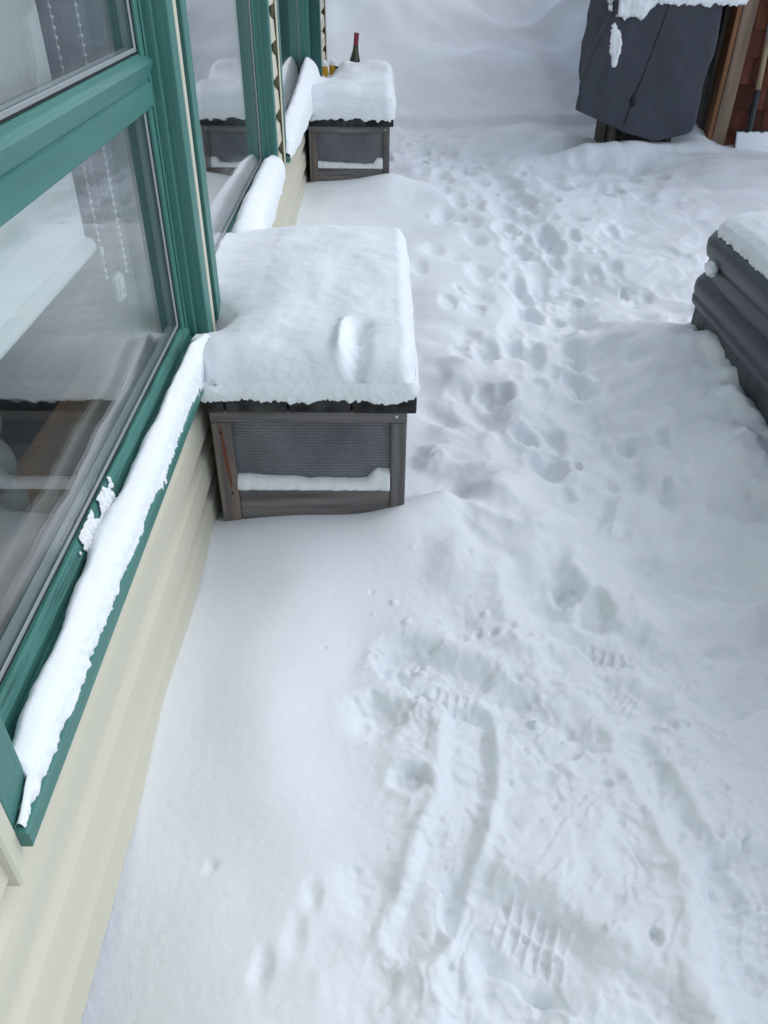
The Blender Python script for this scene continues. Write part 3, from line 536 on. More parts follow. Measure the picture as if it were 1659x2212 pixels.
# ---------------------------------------------------------------- snow lying on things
def noise_disp(V, N, a1, f1, a2, f2, w2=1., seed=0):
    x, y, z = V[:, 0], V[:, 1], V[:, 2]
    d = a1*fbm(x, y, z+seed, f1, 3)+w2*a2*fbm(x, y, z+seed+9, f2, 3, .6)
    return V+N*np.asarray(d)[:, None]
def grid_normals(V, n, m, wrap):
    P = V.reshape(n, m, 3); du = np.gradient(P, axis=0)
    dv = (np.roll(P, -1, 1)-np.roll(P, 1, 1)) if wrap else np.gradient(P, axis=1)
    N = np.cross(dv, du); N /= np.linalg.norm(N, axis=2)[..., None]+1e-9; return N.reshape(-1, 3)
def snow_slab(name, x0, x1, y0, y1, z0, H, r, corner=.04, nt=700, ns=150, ragged=.006, seed=0, crumbs=.0035, over=.004, lift=None, wall=None, rs=None):
    """snow lying on a rectangle: rounded top, near upright sides, crumbly lower edge"""
    cx, cy, hx, hy = (x0+x1)/2, (y0+y1)/2, (x1-x0)/2, (y1-y0)/2
    # outline: rounded rectangle at even spacing
    pts = []
    for (sx, sy, a0) in ((1, 1, 0), (-1, 1, 90), (-1, -1, 180), (1, -1, 270)):
        for k in range(13):
            a = rad(a0+90*k/12); pts.append((cx+sx*(hx-corner)+corner*math.cos(a), cy+sy*(hy-corner)+corner*math.sin(a)))
    pts = np.array(pts+[pts[0]]); L = np.concatenate([[0], np.cumsum(np.hypot(*np.diff(pts, axis=0).T))])
    t = np.linspace(0, L[-1], nt, endpoint=False); ox, oy = np.interp(t, L, pts[:, 0]), np.interp(t, L, pts[:, 1])
    s = 1-(1-np.linspace(.0005, 1, ns))**1.5
    sx = cx+(ox-cx)[None]*s[:, None]; sy = cy+(oy-cy)[None]*s[:, None]
    rs = rs or (r, r, r, r)                          # rounding at x0, x1, y0, y1
    dxl = (sx-x0)+(0 if wall is None else 9*sm(1.62, 1.75, sy)); c1 = lambda d, r_: np.clip(1-np.maximum(d, 0)/r_, 0, 1)
    q = np.minimum(1, np.hypot(np.maximum(c1(dxl, rs[0]), c1(x1-sx, rs[1])), np.maximum(c1(sy-y0, rs[2]), c1(y1-sy, rs[3]))))
    d = np.minimum(np.minimum(dxl, x1-sx), np.minimum(sy-y0, y1-sy))
    Ht = H(sx, sy); rr = np.minimum(.062, Ht*.6)
    top = z0+Ht-rr+rr*(1-q**2.4)**.5
    nb = 34; e = np.linspace(0, 1, nb)[1:, None]
    ztop = top[-1][None]; rag = z0-.002+ragged*fbm(ox, oy, 0*ox+seed, 22, 5, .72)[None]
    sz = ztop*(1-e)+rag*e
    nx, ny = np.gradient(oy), -np.gradient(ox); nl = np.hypot(nx, ny)+1e-9; nx, ny = nx/nl, ny/nl
    bul = over*sm(0, .35, e)+.006*np.sin(e*np.pi)-.004*e**3
    px = ox[None]+nx[None]*bul; py = oy[None]+ny[None]*bul
    e2 = np.linspace(0, 1, 5)[1:, None]              # turned under
    ux = (ox-nx*.02)[None]*e2+px[-1][None]*(1-e2); uy = (oy-ny*.02)[None]*e2+py[-1][None]*(1-e2); uz = np.repeat(rag, 4, 0)*1.0
    X = np.concatenate([sx, px, ux]); Y = np.concatenate([sy, py, uy]); Zz = np.concatenate([top, sz, uz])
    V = np.stack([X, Y, Zz], -1).reshape(-1, 3); n = X.shape[0]
    N = grid_normals(V, n, nt, True)
    if N[nt*3:nt*4, 2].mean() < 0: N = -N
    w2 = np.concatenate([np.full(ns, .05), .25+.75*e[:, 0]**1.2, np.ones(4)])[:, None]*np.ones((1, nt))
    w2[:ns] += .25*sm(.0, 1., 1-d/.05)
    V = noise_disp(V, N, .0045, 9, crumbs*.9, 75, w2.reshape(-1), seed)
    if wall is not None: V[:, 0] = np.where(V[:, 0] < x0+.10, x0+.10-(x0+.10-V[:, 0])*wall(V[:, 1]), V[:, 0])
    if lift is not None: V[:, 2] += lift(V[:, 0], V[:, 1])*np.concatenate([np.ones(ns), np.zeros(nb-1+4)]).repeat(nt)
    Q = quads_grid(n, nt, True)
    me = np_mesh(V, Q)
    o = link(name, me, M['snow_fine']); return o
M['snow_fine'] = snow_mat('snow_heaped', .35, .5)
def H1(x, y):
    h = .108+.008*fbm(x, y, 0*x, 4, 2)-.012*sm(1.9, 1.75, y)*0+.022*sm(1.75, 2.1, y)
    h = h-.02*sm(-.22, -.36, x)*sm(1.45, 1.75, y)
    h = h*(1-.25*sm(2.3, 2.50, y))
    h = h-.085*np.exp(-((x+.39)/.055)**2-((y-1.80)/.085)**2)
    return h
def L1(x, y):
    c = -.075+.05*(y-1.6)
    rid = (.014+.012*fbm(x, y, 0*x+3, 30, 2))*np.exp(-((x-c)/.015)**2)*(1-sm(1.66, 1.76, y))*sm(1.50, 1.58, y)
    den = -(.034+.02*fbm(x, y, 0*x+6, 26, 2))*np.exp(-((x-c-.038)/.022)**2)*(1-sm(1.66, 1.73, y))
    return rid+den+.006*np.exp(-((x-c-.05)/.012)**2-((y-1.66)/.012)**2)*2
s1 = snow_slab('snow_heap', -.383, .089, 1.516, 2.50, .575, H1, .105, corner=.022, seed=1, over=.001, ragged=.0085, crumbs=.0042, rs=(.05, .040, .085, .16), lift=L1, wall=lambda y: 1+.22*sm(1.53, 1.60, y)+.40*sm(1.79, 1.86, y))
tag(s1, 'thick snow heap on the lid of the nearest bench box, with a scraped notch', 'snow heap', 'snow heaps on the bench boxes')
def H2(x, y):
    h = .160+.018*fbm(x, y, 0*x+5, 4, 2)-.03*np.exp(-((y-5.0)/.12)**2)+.028*np.exp(-((y-5.35)/.16)**2)*sm(-.3, 0, x)
    h = h+.03*np.exp(-((x+.20)/.05)**2-((y-5.45)/.10)**2)-.085*np.exp(-((x+.30)/.075)**2-((y-5.40)/.20)**2)
    return h*(1-.25*sm(5.5, 5.8, y))
s2 = snow_slab('snow_heap', -.380, .094, 4.650, 5.78, .575, H2, .085, corner=.05, nt=420, ns=90, seed=4, crumbs=.0055, ragged=.010, rs=(.06, .06, .11, .15))
tag(s2, 'thick rounded snow heap on the lid of the farther bench box', 'snow heap', 'snow heaps on the bench boxes')

def snow_strip(name, ys, xl, xr, zb, hh, seed, n=None, m=44, crumbs=.004, bulge=.35):
    """snow ridge running along y; arrays give left edge, right edge, base height and thickness at ys"""
    n = n or int((ys[-1]-ys[0])/.0028); Y = np.linspace(ys[0], ys[-1], n); f = lambda a: np.interp(Y, ys, a)
    XL, XR, ZB, HH = f(xl), f(xr), f(zb), f(hh)
    XR = XR+.0042*fbm(Y, 0*Y, 0*Y+seed, 6, 5, .58); XL = XL+.004*fbm(Y, 0*Y, 0*Y+seed+3, 9, 4, .6)
    a = np.linspace(0, np.pi, m); c, s = np.cos(a), np.sin(a)
    cx = -np.sign(c)*np.abs(c)**.72; sz = s**.62
    X = (XL+XR)[:, None]/2+(XR-XL)[:, None]/2*cx[None]; Zz = ZB[:, None]+HH[:, None]*sz[None]+.16*HH[:, None]*np.exp(-((cx[None]+.25)/.5)**2)*s[None]
    # undercut of the outer edge: the snow hangs slightly over the board
    Zz -= (.006*np.clip(cx, 0, 1)**6)[None]
    V = np.stack([X, np.repeat(Y[:, None], m, 1), Zz], -1).reshape(-1, 3); N = grid_normals(V, n, m, False)
    if N[:, 2].mean() < 0: N = -N
    w2 = (.06+.9*np.abs(cx)**6)[None]*np.ones((n, 1))
    V = noise_disp(V, N, .0035, 7, crumbs, 75, w2.reshape(-1), seed)
    V = V.reshape(n, m, 3); V[:, 0, 2] -= .004; V[:, -1, 2] -= .003
    bot = V[:, [-1, 0]].copy(); V = np.concatenate([V, bot*np.array([1, 1, 1])+np.array([0, 0, -.002])], 1); m2 = m+2
    o = link(name, np_mesh(V.reshape(-1, 3), quads_grid(n, m2, True)), M['snow_fine'])
    bm = bmesh.new(); bm.from_mesh(o.data); bmesh.ops.recalc_face_normals(bm, faces=bm.faces[:]); bm.to_mesh(o.data); bm.free()
    return o
ss = snow_strip('snow_ridge', [.482, .528, .536, .60, .73, .946, 1.05, 1.125, 1.317, 1.45, 1.56, 1.64], [-.380, -.384, -.411, -.416, -.415, -.428, -.425, -.421, -.414, -.412, -.408, -.395],
                [-.376, -.374, -.374, -.374, -.3725, -.3715, -.373, -.3715, -.3725, -.371, -.366, -.355], [.621]*12, [.006, .024, .040, .044, .046, .046, .042, .044, .048, .052, .060, .05], 2)
tag(ss, 'long ridge of snow on the green sill of the nearest window', 'snow ridge', 'snow ridges on the window sills')
ss = snow_strip('snow_ridge', [2.2, 2.35, 2.6, 2.9, 3.15, 3.28, 3.33], [-.440]*5+[-.43, -.40], [-.37, -.345, -.340, -.348, -.354, -.358, -.366], [.620]*7, [.02, .065, .082, .080, .078, .064, .01], 5, crumbs=.003)
tag(ss, 'rounded ridge of snow on the sill of the middle window', 'snow ridge', 'snow ridges on the window sills')
ss = snow_strip('snow_ridge', [3.60, 3.66, 3.9, 4.3, 4.66, 4.9, 5.1, 5.255], [-.41, -.436, -.438, -.438, -.438, -.438, -.438, -.42], [-.366, -.358, -.350, -.345, -.338, -.33, -.33, -.33], [.620]*8, [.01, .05, .085, .10, .125, .15, .17, .14], 8, crumbs=.003)
tag(ss, 'ridge of snow on the sill of the farthest window, joining the far bench box', 'snow ridge', 'snow ridges on the window sills')
# frosty patch thrown on the worn bottom rail
fy, fu = np.meshgrid(np.linspace(.86, 1.12, 330), np.linspace(0, 1, 70), indexing='ij')
rx = np.interp(fu, [0, .35, .6, 1], [-.4345, -.4232, -.4225, -.4160]); rz = np.interp(fu, [0, .35, .6, 1], [.6835, .6650, .6480, .6320])
den = 1.15-np.abs((fy-.985)/.10)**2+.55*(fu-.5)+1.1*fbm(fy, fu*.06, 0*fy+4, 26, 3, .6)
h_ = np.clip(den, 0, 1.4)*.0026*(.6+1.2*np.clip(fbm(fy, fu*.06, 0*fy+9, 95, 3, .7)+.5, 0, 2))
ok = den > .62
Vf = np.stack([rx+h_*.8+.0004, fy, rz+h_*.55], -1).reshape(-1, 3); q_ = quads_grid(330, 70); q_ = q_[ok.reshape(-1)[q_].all(1)]
us = np.unique(q_); mp_ = -np.ones(len(Vf), int); mp_[us] = np.arange(len(us))
fp = link('frost_patch', np_mesh(Vf[us], mp_[q_]), M['snow_fine']); tag(fp, 'frosty patch of crumbled snow on the bottom rail of the nearest window', 'frost patch')
sd_ = fp.modifiers.new('thickness', 'SOLIDIFY'); sd_.thickness = .0015; sd_.offset = 0
# snow on the ledge of each box front
def ledge(Y, label, seed):
    ys = np.linspace(-.3255, .0345, 150); m = 22; a = np.linspace(0, 1, m)
    V = []
    for x in ys:
        t = (x+.3255)/.36; top = .356-.012*math.sin(min(1, t*1.3)*math.pi/2)
        top += .030*float(sm(.84, .93, t))+.004*float(perlin(x*22, seed, 1.)); bot = .3262-.001
        f = .0145+.0028*float(perlin(x*50, seed, 5.))
        for q in a:
            if q < .35: V.append((x, Y+.0335-.001, bot+(top-bot)*(1-q/.35*.12)))
            z = 0
        V = V[:len(V)-int(sum(a < .35))]
        for q in a:
            th = q*math.pi/2; V.append((x, Y+.0335-(.0335-f)*math.sin(th)-.001, bot+(top-bot)*max(0, math.cos(th))**.7+.001*float(perlin(x*90, q*6, seed))))
    o = link('snow_ledge', np_mesh(np.array(V), quads_grid(150, m)[:, ::-1]), M['snow_fine']); so_ = o.modifiers.new('thickness', 'SOLIDIFY'); so_.thickness = .004; so_.offset = -1
    return tag(o, label, 'snow strip', 'snow strips on the box fronts')
ledge(1.530, 'narrow strip of snow on the front ledge of the nearest bench box', 2.)
ledge(4.662, 'narrow strip of snow on the front ledge of the farther bench box', 6.)

# ---------------------------------------------------------------- bottle, jars
bt = thing('bottle', 'dark olive wine bottle with a red top standing in snow on the far bench box', 'bottle', loc=(-.152, 5.56, .577))
lathe('glass_body', [(0, 0), (.036, 0), (.0385, .004), (.0385, .135), (.037, .155), (.031, .185), (.0235, .212), (.0178, .238), (.0150, .262), (.0142, .28), (.0142, .322), (0, .322)], M['bottle'], bt, 28)
lathe('capsule', [(.0149, .258), (.0150, .262), (.0148, .29), (.0150, .321), (.0162, .322), (.0162, .329), (0, .3295)], M['capsule'], bt, 24)
bt.rotation_euler = (rad(2), rad(5), 0); bt.location.z -= .010
for (x, y, h, lab) in ((-.322, 5.50, .155, 'yellow jar capped with snow, the one against the wall corner'), (-.274, 5.53, .158, 'yellow jar capped with snow, between the other jar and the white cup')):
    j = thing('jar', lab, 'jar', 'yellow jars on the far bench box', (x, y, .577))
    lathe('jar_body', [(0, 0), (.019, 0), (.0205, .003), (.0205, h-.012), (.017, h), (0, h)], M['yellow'], j, 18)
    lathe('snow_cap', [(.020, h-.010), (.021, h), (.017, h+.014), (.010, h+.021), (0, h+.023)], M['snow_fine'], j, 14)
c = thing('cup', 'small white cup with a dark clip, left of the bottle', 'cup', loc=(-.236, 5.50, .577))
lathe('cup_body', [(0, 0), (.016, 0), (.018, .02), (.0185, .135), (.015, .135), (.014, .03), (0, .03)], M['white'], c, 20)
box('clip', -.022, .022, -.019, -.004, .135, .146, M['black'], c, .002)

# ---------------------------------------------------------------- hot tub
def rrect(x0, x1, y0, y1, r, seg=10, side=14):
    P = []
    cs = ((x1-r, y1-r, 0), (x0+r, y1-r, 90), (x0+r, y0+r, 180), (x1-r, y0+r, 270))
    for k, (cx, cy, a0) in enumerate(cs):
        for i in range(seg+1): a = rad(a0+90*i/seg); P.append((cx+r*math.cos(a), cy+r*math.sin(a)))
        nx = cs[(k+1) % 4]; a = rad(a0+90); p0 = P[-1]; a2 = rad(nx[2]); p1 = (nx[0]+r*math.cos(a2), nx[1]+r*math.sin(a2))
        for i in range(1, side): P.append((p0[0]+(p1[0]-p0[0])*i/side, p0[1]+(p1[1]-p0[1])*i/side))
    return np.array(P)
TX0, TX1, TY0, TY1 = 1.03, 3.1, .35, 2.55
def ringloft(name, rings, mat, parent, jitter=0, capt=True, seed=0):
    """rings: (inset, z, radius)"""
    V = []
    for (d, z, r) in rings:
        P = rrect(TX0+d, TX1-d, TY0+d, TY1-d, max(.03, r)); V.append(np.c_[P, np.full(len(P), z)])
    m = len(V[0]); n = len(V); V = np.concatenate(V)
    if jitter:
        w_ = jitter*fbm(V[:, 0], V[:, 1], V[:, 2]*3+seed, 3.2, 3); cxy = V[:, :2]-np.array([(TX0+TX1)/2, (TY0+TY1)/2]); cxy /= np.linalg.norm(cxy, axis=1)[:, None]; V[:, :2] += cxy*w_[:, None]
    o = link(name, np_mesh(V, quads_grid(n, m, True)), mat, parent)
    bm = bmesh.new(); bm.from_mesh(o.data); bm.verts.ensure_lookup_table()
    if capt: bm.faces.new([bm.verts[(n-1)*m+i] for i in range(m)])
    bmesh.ops.recalc_face_normals(bm, faces=bm.faces[:]); bm.to_mesh(o.data); bm.free()
    return o
tub = thing('hot_tub', 'grey hot tub with a padded cover under snow at the right edge', 'hot tub')
# cabinet boards round the tub (left and rear sides face the deck)
ringloft('cabinet', [(.026, 0, .07), (.026, .43, .07)], M['black'], tub)
for i in range(15):
    y1 = TY1-.091-i*.092; o = box('cabinet_board', TX0+.016, TX0+.030, y1-.0895, y1, .0, .432, M['tubpanel'], tub, .003)
for k in range(3):
    a0, a1 = 90+k*30+1.5, 90+(k+1)*30-1.5; cx, cy, r = TX0+.016+.075, TY1-.016-.075, .075
    pts = [(cx+r*math.cos(rad(a0+(a1-a0)*i/4)), cy+r*math.sin(rad(a0+(a1-a0)*i/4))) for i in range(5)]+[(cx+(r-.014)*math.cos(rad(a1-(a1-a0)*i/4)), cy+(r-.014)*math.sin(rad(a1-(a1-a0)*i/4))) for i in range(5)]
    prism('cabinet_board', pts, 'z', 0, .432, M['tubpanel'], tub)
for i in range(8):
    x0 = TX0+.091+i*.092; box('cabinet_board', x0, x0+.0895, TY1-.030, TY1-.016, .0, .432, M['tubpanel'], tub, .003)
box('vent_slot', TX0+.0135, TX0+.0165, 2.302, 2.312, .36, .385, M['black'], tub, .001)
ringloft('rim', [(.03, .428, .08), (.004, .428, .10), (-.002, .434, .10), (-.003, .450, .10), (.002, .456, .10), (.0035, .459, .10), (-.001, .462, .10), (-.004, .480, .10), (-.002, .500, .10), (.008, .518, .10), (.022, .53, .09), (.05, .535, .09)], M['tub'], tub)
ringloft('cover_skirt', [(.030, .50, .10), (.016, .515, .11), (.012, .54, .11), (.010, .57, .11), (.016, .585, .11), (.04, .592, .10)], M['tub'], tub, .008, seed=2)
ringloft('cover', [(.045, .575, .10), (.010, .582, .11), (.001, .592, .12), (-.004, .61, .13), (-.004, .632, .13), (.004, .650, .13), (.012, .658, .13), (.016, .6585, .13), (.030, .668, .12), (.08, .675, .11), (.5, .685, .1)], M['tub'], tub, .006, seed=5)
# strap with buckle hanging from the cover
box('strap', TX0-.009, TX0-.005, 1.215, 1.25, .50, .63, M['tub'], tub, .001)
# snow on the cover
def tub_snow():
    rings = [(.018, .652, .13), (.012, .662, .13), (.013, .676, .13), (.024, .695, .13), (.045, .713, .13), (.085, .730, .13), (.14, .740, .13), (.3, .745, .12), (.6, .748, .08)]
    V = []
    dense = []
    for i in range(len(rings)-1):
        k = [6, 6, 8, 8, 8, 6, 10, 10][i]
        for j in range(k): t = j/k; dense.append(tuple(rings[i][q]*(1-t)+rings[i+1][q]*t for q in range(3)))
    for (d, z, r) in dense: P = rrect(TX0+d, TX1-d, TY0+d, TY1-d, max(.03, r), 60, 260); V.append(np.c_[P, np.full(len(P), z)])
    m, n = len(V[0]), len(V); V = np.concatenate(V); N = grid_normals(V, n, m, True)
    if N[-m*5:-m*4, 2].mean() < 0: N = -N
    w2 = np.clip(1.15-np.arange(n)/20, .1, 1).repeat(m)
    V = noise_disp(V, N, .006, 6, .010, 38, w2, 3); V[:m, 2] -= .008
    V[:, 2] += np.clip((V[:, 2]-.68)/.06, 0, 1)*(.012*fbm(V[:, 0], V[:, 1], 0*V[:, 0], 2.5, 2)+.02*(V[:, 0]-1.2))
    o = link('snow_layer', np_mesh(V, quads_grid(n, m, True)), M['snow_fine']); return tag(o, 'layer of snow lying on the hot tub cover', 'snow layer')
ts = tub_snow()
bm = bmesh.new(); bm.from_mesh(ts.data); bmesh.ops.recalc_face_normals(bm, faces=bm.faces[:]); bm.to_mesh(ts.data); bm.free()
def lump(name, loc, scale, label, cat, mat, seed=0, sub=4, rough=.25, group=None):
    bm = bmesh.new(); bmesh.ops.create_icosphere(bm, subdivisions=sub, radius=1); P = np.array([v.co for v in bm.verts])
    d = 1+rough*fbm(P[:, 0], P[:, 1], P[:, 2]+seed, 1.4, 4, .55)
    for v, k in zip(bm.verts, d): v.co = Vector((v.co.x*scale[0]*k, v.co.y*scale[1]*k, v.co.z*scale[2]*k))
    me = bpy.data.meshes.new('mesh'); bm.to_mesh(me); bm.free()
    o = link(name, me, mat, None, True); o.location = loc; return tag(o, label, cat, group)
lump('ice_lump', (1.022, 2.37, .578), (.018, .030, .022), 'small ice lump stuck to the seam of the hot tub cover', 'ice lump', M['snow_fine'], 3)
lump('ice_lump', (1.02, 1.235, .55), (.018, .020, .035), 'ice lump on the cover strap at the right edge of the picture', 'ice lump', M['ice'], 8)

# ---------------------------------------------------------------- covered grill
gr = thing('covered_grill', 'barbecue grill under a slate grey cloth cover with snow on top', 'grill')
def hem_z(x, y):
    if y < 5.5: return float(np.interp(x, [1.2, 1.38, 1.549, 1.743, 1.86, 1.99, 2.2], [.525, .455, .395, .342, .365, .405, .43]))
    return float(np.interp(x, [1.25, 2.2], [.50, .45]))
def cover_ring(t):
    """t 0 at the top edge, 1 at the hem: corner points, front left, front right, back right, back left"""
    f = lambda *a: float(np.interp(t, [0, .2, .45, .7, 1], a))
    fl = (f(1.375, 1.33, 1.262, 1.225, 1.219), f(5.30, 5.30, 5.31, 5.34, 5.36)); fr = (f(1.965, 1.975, 1.985, 1.985, 1.975), f(5.30, 5.30, 5.32, 5.35, 5.37))
    br = (f(2.09, 2.12, 2.10, 2.04, 2.00), f(5.82, 5.82, 5.80, 5.76, 5.74)); bl = (f(1.335, 1.325, 1.312, 1.33, 1.35), f(5.88, 5.88, 5.86, 5.84, 5.80))
    return [fl, fr, br, bl]
NR, NS = 60, 44
V = []
top_z = 1.10
for i in range(NR+1):
    t = i/NR; c = cover_ring(t)
    for k in range(4):
        a, b = c[k], c[(k+1) % 4]
        for j in range(NS):
            s = j/NS; x, y = a[0]+(b[0]-a[0])*s, a[1]+(b[1]-a[1])*s
            # soften corners
            e = min(s, 1-s)*math.hypot(b[0]-a[0], b[1]-a[1]); q = max(0, 1-e/.022)**2*.011
            mx, my = sum(p[0] for p in c)/4, sum(p[1] for p in c)/4; L = math.hypot(mx-x, my-y); x += (mx-x)/L*q; y += (my-y)/L*q
            zh = hem_z(x, y); z = top_z-(top_z-zh)*t
            V.append((x, y, z))
V = np.array(V); m = 4*NS
mx, my = 1.68, 5.58
dx, dy = V[:, 0]-mx, V[:, 1]-my; L = np.hypot(dx, dy)
tt = np.repeat(np.arange(NR+1)/NR, m)
fr_ = (np.tile(np.arange(m), NR+1) < NS)
fold = .022*fbm(V[:, 0]*2.4+.7*V[:, 2], V[:, 1]*2.4, V[:, 2]*1.1, 1.9, 3)*(.35+.65*tt)+.007*np.sin((V[:, 0]-.28*V[:, 2])*34+2*np.sin(V[:, 2]*4))*sm(.1, .9, tt)*.6
# diagonal tension folds on the left part of the front
fold += .012*np.exp(-((V[:, 0]-1.40-.22*(V[:, 2]-.7))/.022)**2)*(V[:, 2] > .6)*fr_*(1-sm(.95, 1.1, V[:, 2]))
fold += .010*np.abs(fbm(V[:, 0]*1.6+V[:, 2]*.9, V[:, 1], V[:, 2]*.8+3, 3.2, 3))-.004
fold += -.012*np.exp(-((V[:, 0]-1.33-.24*(V[:, 2]-.7))/.02)**2)*(V[:, 2] > .62)*fr_
V[:, 0] += dx/L*fold; V[:, 1] += dy/L*fold
# rounded shoulders and a slightly sagging top
rings = [V.reshape(NR+1, m, 3)]
T = []
P0 = rings[0][0]
for k, (ins, up) in enumerate([(.93, .055), (.85, .06), (.965, .047), (.985, .03), (.996, .012)][::-1] if False else [(.80, .058), (.93, .054), (.965, .046), (.985, .03), (.996, .012)]):
    Q = P0.copy(); Q[:, 0] = mx+(P0[:, 0]-mx)*ins; Q[:, 1] = my+(P0[:, 1]-my)*ins; Q[:, 2] = P0[:, 2]+up; T.append(Q)
VV = np.concatenate([np.concatenate(T), V]); n = NR+1+len(T)
me = np_mesh(VV, quads_grid(n, m, True)); o = link('cloth_cover', me, M['cover'], gr)
bm = bmesh.new(); bm.from_mesh(me); bm.verts.ensure_lookup_table(); bm.faces.new([bm.verts[i] for i in range(m)]); bmesh.ops.recalc_face_normals(bm, faces=bm.faces[:]); bm.to_mesh(me); bm.free()
sf = o.modifiers.new('thickness', 'SOLIDIFY'); sf.thickness = .003
def front_y(x, z):
    best = V[(V[:, 1] < 5.45)]; d = (best[:, 0]-x)**2+(best[:, 2]-z)**2; return float(best[np.argmin(d), 1])
sp = [(1.660, 1.09), (1.645, 1.02), (1.625, .90), (1.600, .77), (1.575, .655), (1.557, .585), (1.545, .50), (1.530, .41)]
pts = []
for a, b in zip(sp[:-1], sp[1:]):
    for k in range(5): t = k/5; x, z = a[0]+(b[0]-a[0])*t, a[1]+(b[1]-a[1])*t; pts.append((x, front_y(x, z)-.0005, z))
tube('seam', pts, .0035, M['black'], gr, 6)
k_ = lathe('cord_lock', [(0, 0), (.016, 0), (.020, .006), (.017, .014), (.007, .018), (0, .018)], M['black'], gr, 14)
k_.rotation_euler = (rad(90), 0, 0); k_.location = (1.560, front_y(1.56, .575)+.004, .572); k_.scale = (1, 1.7, 1)
tube('cord', [(1.560, front_y(1.56, .575)-.012, .585), (1.552, front_y(1.56, .575)-.022, .560), (1.566, front_y(1.56, .55)-.014, .545)], .004, M['black'], gr, 6)
box('cart', 1.46, 1.88, 5.50, 5.75, .16, .9, M['post_dark'], gr, .004)
for x in (1.47, 1.83): box('cart_leg', x, x+.04, 5.42, 5.46, .02, .5, M['post_dark'], gr, .003)
tube('wheel', [(1.50, 5.55, .25), (1.54, 5.55, .25)], .085, M['iron'], gr, 20)
# snow on the grill
def patch(name, outline, thick, label, seed, res=.006, yoff=0.002, tilt=0):
    """lump of snow clinging to the front of the cover; outline in x, z"""
    o_ = np.array(outline); x0, z0 = o_.min(0)-.01; x1, z1 = o_.max(0)+.01
    xs = np.arange(x0, x1, res); zs = np.arange(z0, z1, res); Xp, Zp = np.meshgrid(xs, zs, indexing='ij')
    D = np.full(Xp.shape, 9.); inside = np.zeros(Xp.shape, bool)
    for i in range(len(o_)):
        p, q = o_[i], o_[(i+1) % len(o_)]; d = q-p; t = np.clip(((Xp-p[0])*d[0]+(Zp-p[1])*d[1])/(d@d), 0, 1)
        D = np.minimum(D, np.hypot(Xp-p[0]-t*d[0], Zp-p[1]-t*d[1]))
        cr = ((p[1] > Zp) != (q[1] > Zp)) & (Xp < (q[0]-p[0])*(Zp-p[1])/(q[1]-p[1]+1e-12)+p[0]); inside ^= cr
    D = np.where(inside, D, -D)+.006*fbm(Xp, 0*Xp, Zp+seed, 28, 3)
    H = thick*np.clip(D/.022, 0, 1)**.5+.006*fbm(Xp, 0*Xp+seed, Zp, 26, 4, .6)*np.clip(D/.02, 0, 1)
    fy = np.array([[front_y(a, min(b, 1.09)) for b in zs[::4]] for a in xs[::4]])
    ii = np.clip(np.arange(len(xs))//4, 0, fy.shape[0]-1); jj = np.clip(np.arange(len(zs))//4, 0, fy.shape[1]-1); FY = fy[ii][:, jj]
    Yp = FY-yoff-H; n, m = Xp.shape; keep = D > -.001
    q = quads_grid(n, m); kf = keep.reshape(-1)[q].all(1); q = q[kf]
    Vf = np.stack([Xp, Yp, Zp], -1).reshape(-1, 3); used = np.unique(q); mp = -np.ones(len(Vf), int); mp[used] = np.arange(len(used))
    o = link(name, np_mesh(Vf[used], mp[q]), M['snow_fine']); s_ = o.modifiers.new('thickness', 'SOLIDIFY'); s_.thickness = .012; s_.offset = -1
    bm = bmesh.new(); bm.from_mesh(o.data); bmesh.ops.recalc_face_normals(bm, faces=bm.faces[:]); 
    if sum(f.normal.y for f in bm.faces) > 0: bmesh.ops.reverse_faces(bm, faces=bm.faces[:])
    bm.to_mesh(o.data); bm.free()
    return tag(o, label, 'snow patch', 'snow patches on the grill cover')
patch('snow_patch', [(1.335, 1.13), (1.335, 1.04), (1.362, 1.015), (1.395, 1.005), (1.415, .985), (1.425, .998), (1.455, 1.010), (1.49, 1.005), (1.512, .988), (1.53, 1.005), (1.555, 1.04), (1.59, 1.078), (1.60, 1.13)], .030, 'broken slab of snow sliding off the left top of the grill cover', 2)
patch('snow_patch', [(1.343, .999), (1.352, 1.000), (1.385, .960), (1.405, .945), (1.428, .88), (1.420, .81), (1.414, .748), (1.402, .752), (1.385, .755), (1.372, .80), (1.352, .85), (1.347, .92)], .016, 'long narrow shard of snow stuck to the front of the grill cover', 5)
def Hg(x, y): return .095+.02*fbm(x, y, 0*x+15, 3, 3)
gs = snow_slab('grill_snow', 1.585, 2.10, 5.285, 5.88, 1.075, Hg, .05, corner=.06, nt=300, ns=60, seed=9, crumbs=.006, ragged=.012, over=.008)
tag(gs, 'flat cap of snow on the top of the covered grill', 'snow cap')

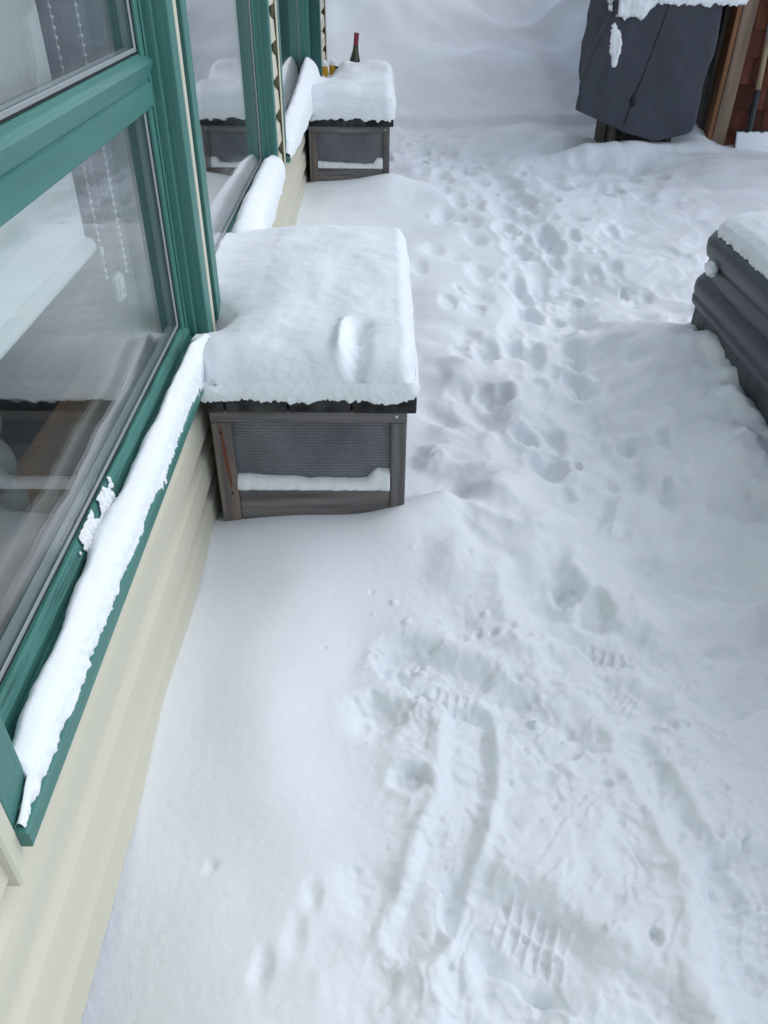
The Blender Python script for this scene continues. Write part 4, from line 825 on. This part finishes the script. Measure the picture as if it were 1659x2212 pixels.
# ---------------------------------------------------------------- shed with cedar shingles
shed = thing('shed', 'shed clad in red brown cedar shingles with a pale corner post', 'shed')
boxes('wall', [(2.20, 4.8, 5.615, 5.70, 0, 2.45), (2.20, 2.28, 5.70, 9.0, 0, 2.45)], M['post_dark'], shed, 0)
box('corner_post', 2.181, 2.266, 5.548, 5.585, .05, 2.4, M['post'], shed, .003)
box('corner_board', 2.150, 2.179, 5.553, 5.70, .05, 2.4, M['post_orange'], shed, .002)
box('side_board', 2.120, 2.149, 5.66, 5.83, .05, 2.4, M['post_dark'], shed, .003)
box('side_board', 2.155, 2.1985, 5.835, 8.9, .05, 2.4, M['post_dark'], shed, .003)
rs = random.Random(4)
for row in range(-1, 12):
    z0 = .349+.1445*row; x = 2.268
    fixed = {2: [2.345, 2.43], 1: [2.275, 2.40, 2.476], 3: [2.40], 0: [2.38, 2.50]}.get(row, [])
    while x < 3.5:
        w_ = fixed.pop(0)-x if fixed else rs.uniform(.085, .17)
        if w_ < .005: continue
        zz = z0+rs.uniform(-.002, .002); a, b = x+.0015, x+w_-.0015
        if b-a > .004:
            yb = rs.uniform(-.0015, .0015)
            o = prism('shingle', [(5.589+yb, zz), (5.589+yb+.0, zz+.003), (5.606, zz+.18), (5.612, zz+.18), (5.607, zz)], 'x', a, b, M['cedar'], shed)
        x += w_
boxes('roof', [(1.95, 5.1, 5.25, 9.2, 2.46, 2.55)], M['post_dark'], shed, .01)

# ---------------------------------------------------------------- spade leaning on the shed
sp_ = thing('spade', 'wooden handled spade leaning on the shingles, its blade white with snow', 'spade')
X0 = 2.392
def spade_blade(name, y_off, th, z0, z1, mat, wpad, parent, rag=0):
    xs = np.linspace(-.107+wpad, .107-wpad, 24); zs = np.linspace(z0, z1, 16); Vb = []
    for x in xs:
        for z in zs:
            t = (z-.38)/.2; zt = z+(rag*float(perlin(x*30, z*0+1., 3.)) if z > z1-.015 else 0)
            Vb.append((X0+.02+x+.10*(.38-z)*.3, 5.478+y_off+.30*(z-.30)+.10*(x*x)/.011*.10, zt))
    o = link(name, np_mesh(np.array(Vb), quads_grid(24, 16)), mat, parent); s_ = o.modifiers.new('thickness', 'SOLIDIFY'); s_.thickness = th; s_.offset = 0; return o
spade_blade('blade', 0, .003, .12, .385, M['iron'], 0, sp_)
tube('socket', [(2.389, 5.497, .345), (2.388, 5.500, .37), (2.388, 5.512, .42), (2.389, 5.525, .50), (2.391, 5.540, .61)], [.004, .016, .0185, .0195, .020], M['iron'], sp_, 14)
tube('handle', [(2.391, 5.539, .608), (2.388, 5.550, .72), (2.380, 5.563, .90)], [.0175, .0165, .0165], M['ash'], sp_, 14)
tube('grip', [(2.380, 5.563, .898), (2.366, 5.575, 1.10), (2.357, 5.58, 1.22)], [.0172, .018, .018], M['bead'], sp_, 14)
tube('crossbar', [(2.305, 5.58, 1.235), (2.41, 5.58, 1.235)], .014, M['black'], sp_, 12)
sb = spade_blade('snow_slab', -.012, .020, .13, .378, M['snow_fine'], .003, None, .012); tag(sb, 'slab of snow clinging to the face of the spade blade', 'snow slab')
tube('hanging_wire', [(2.372, 5.545, 1.30), (2.355, 5.535, 1.18), (2.362, 5.532, 1.08), (2.380, 5.530, 1.01), (2.390, 5.530, .955)], .0032, M['wire'], None, 8)
hw = [o for o in COL.objects if o.name == 'hanging_wire'][0]; tag(hw, 'bright bent wire hanging over the spade handle', 'wire')
tube('ferrule', [(2.390, 5.530, .962), (2.391, 5.530, .915)], .0065, M['wire'], hw, 10)
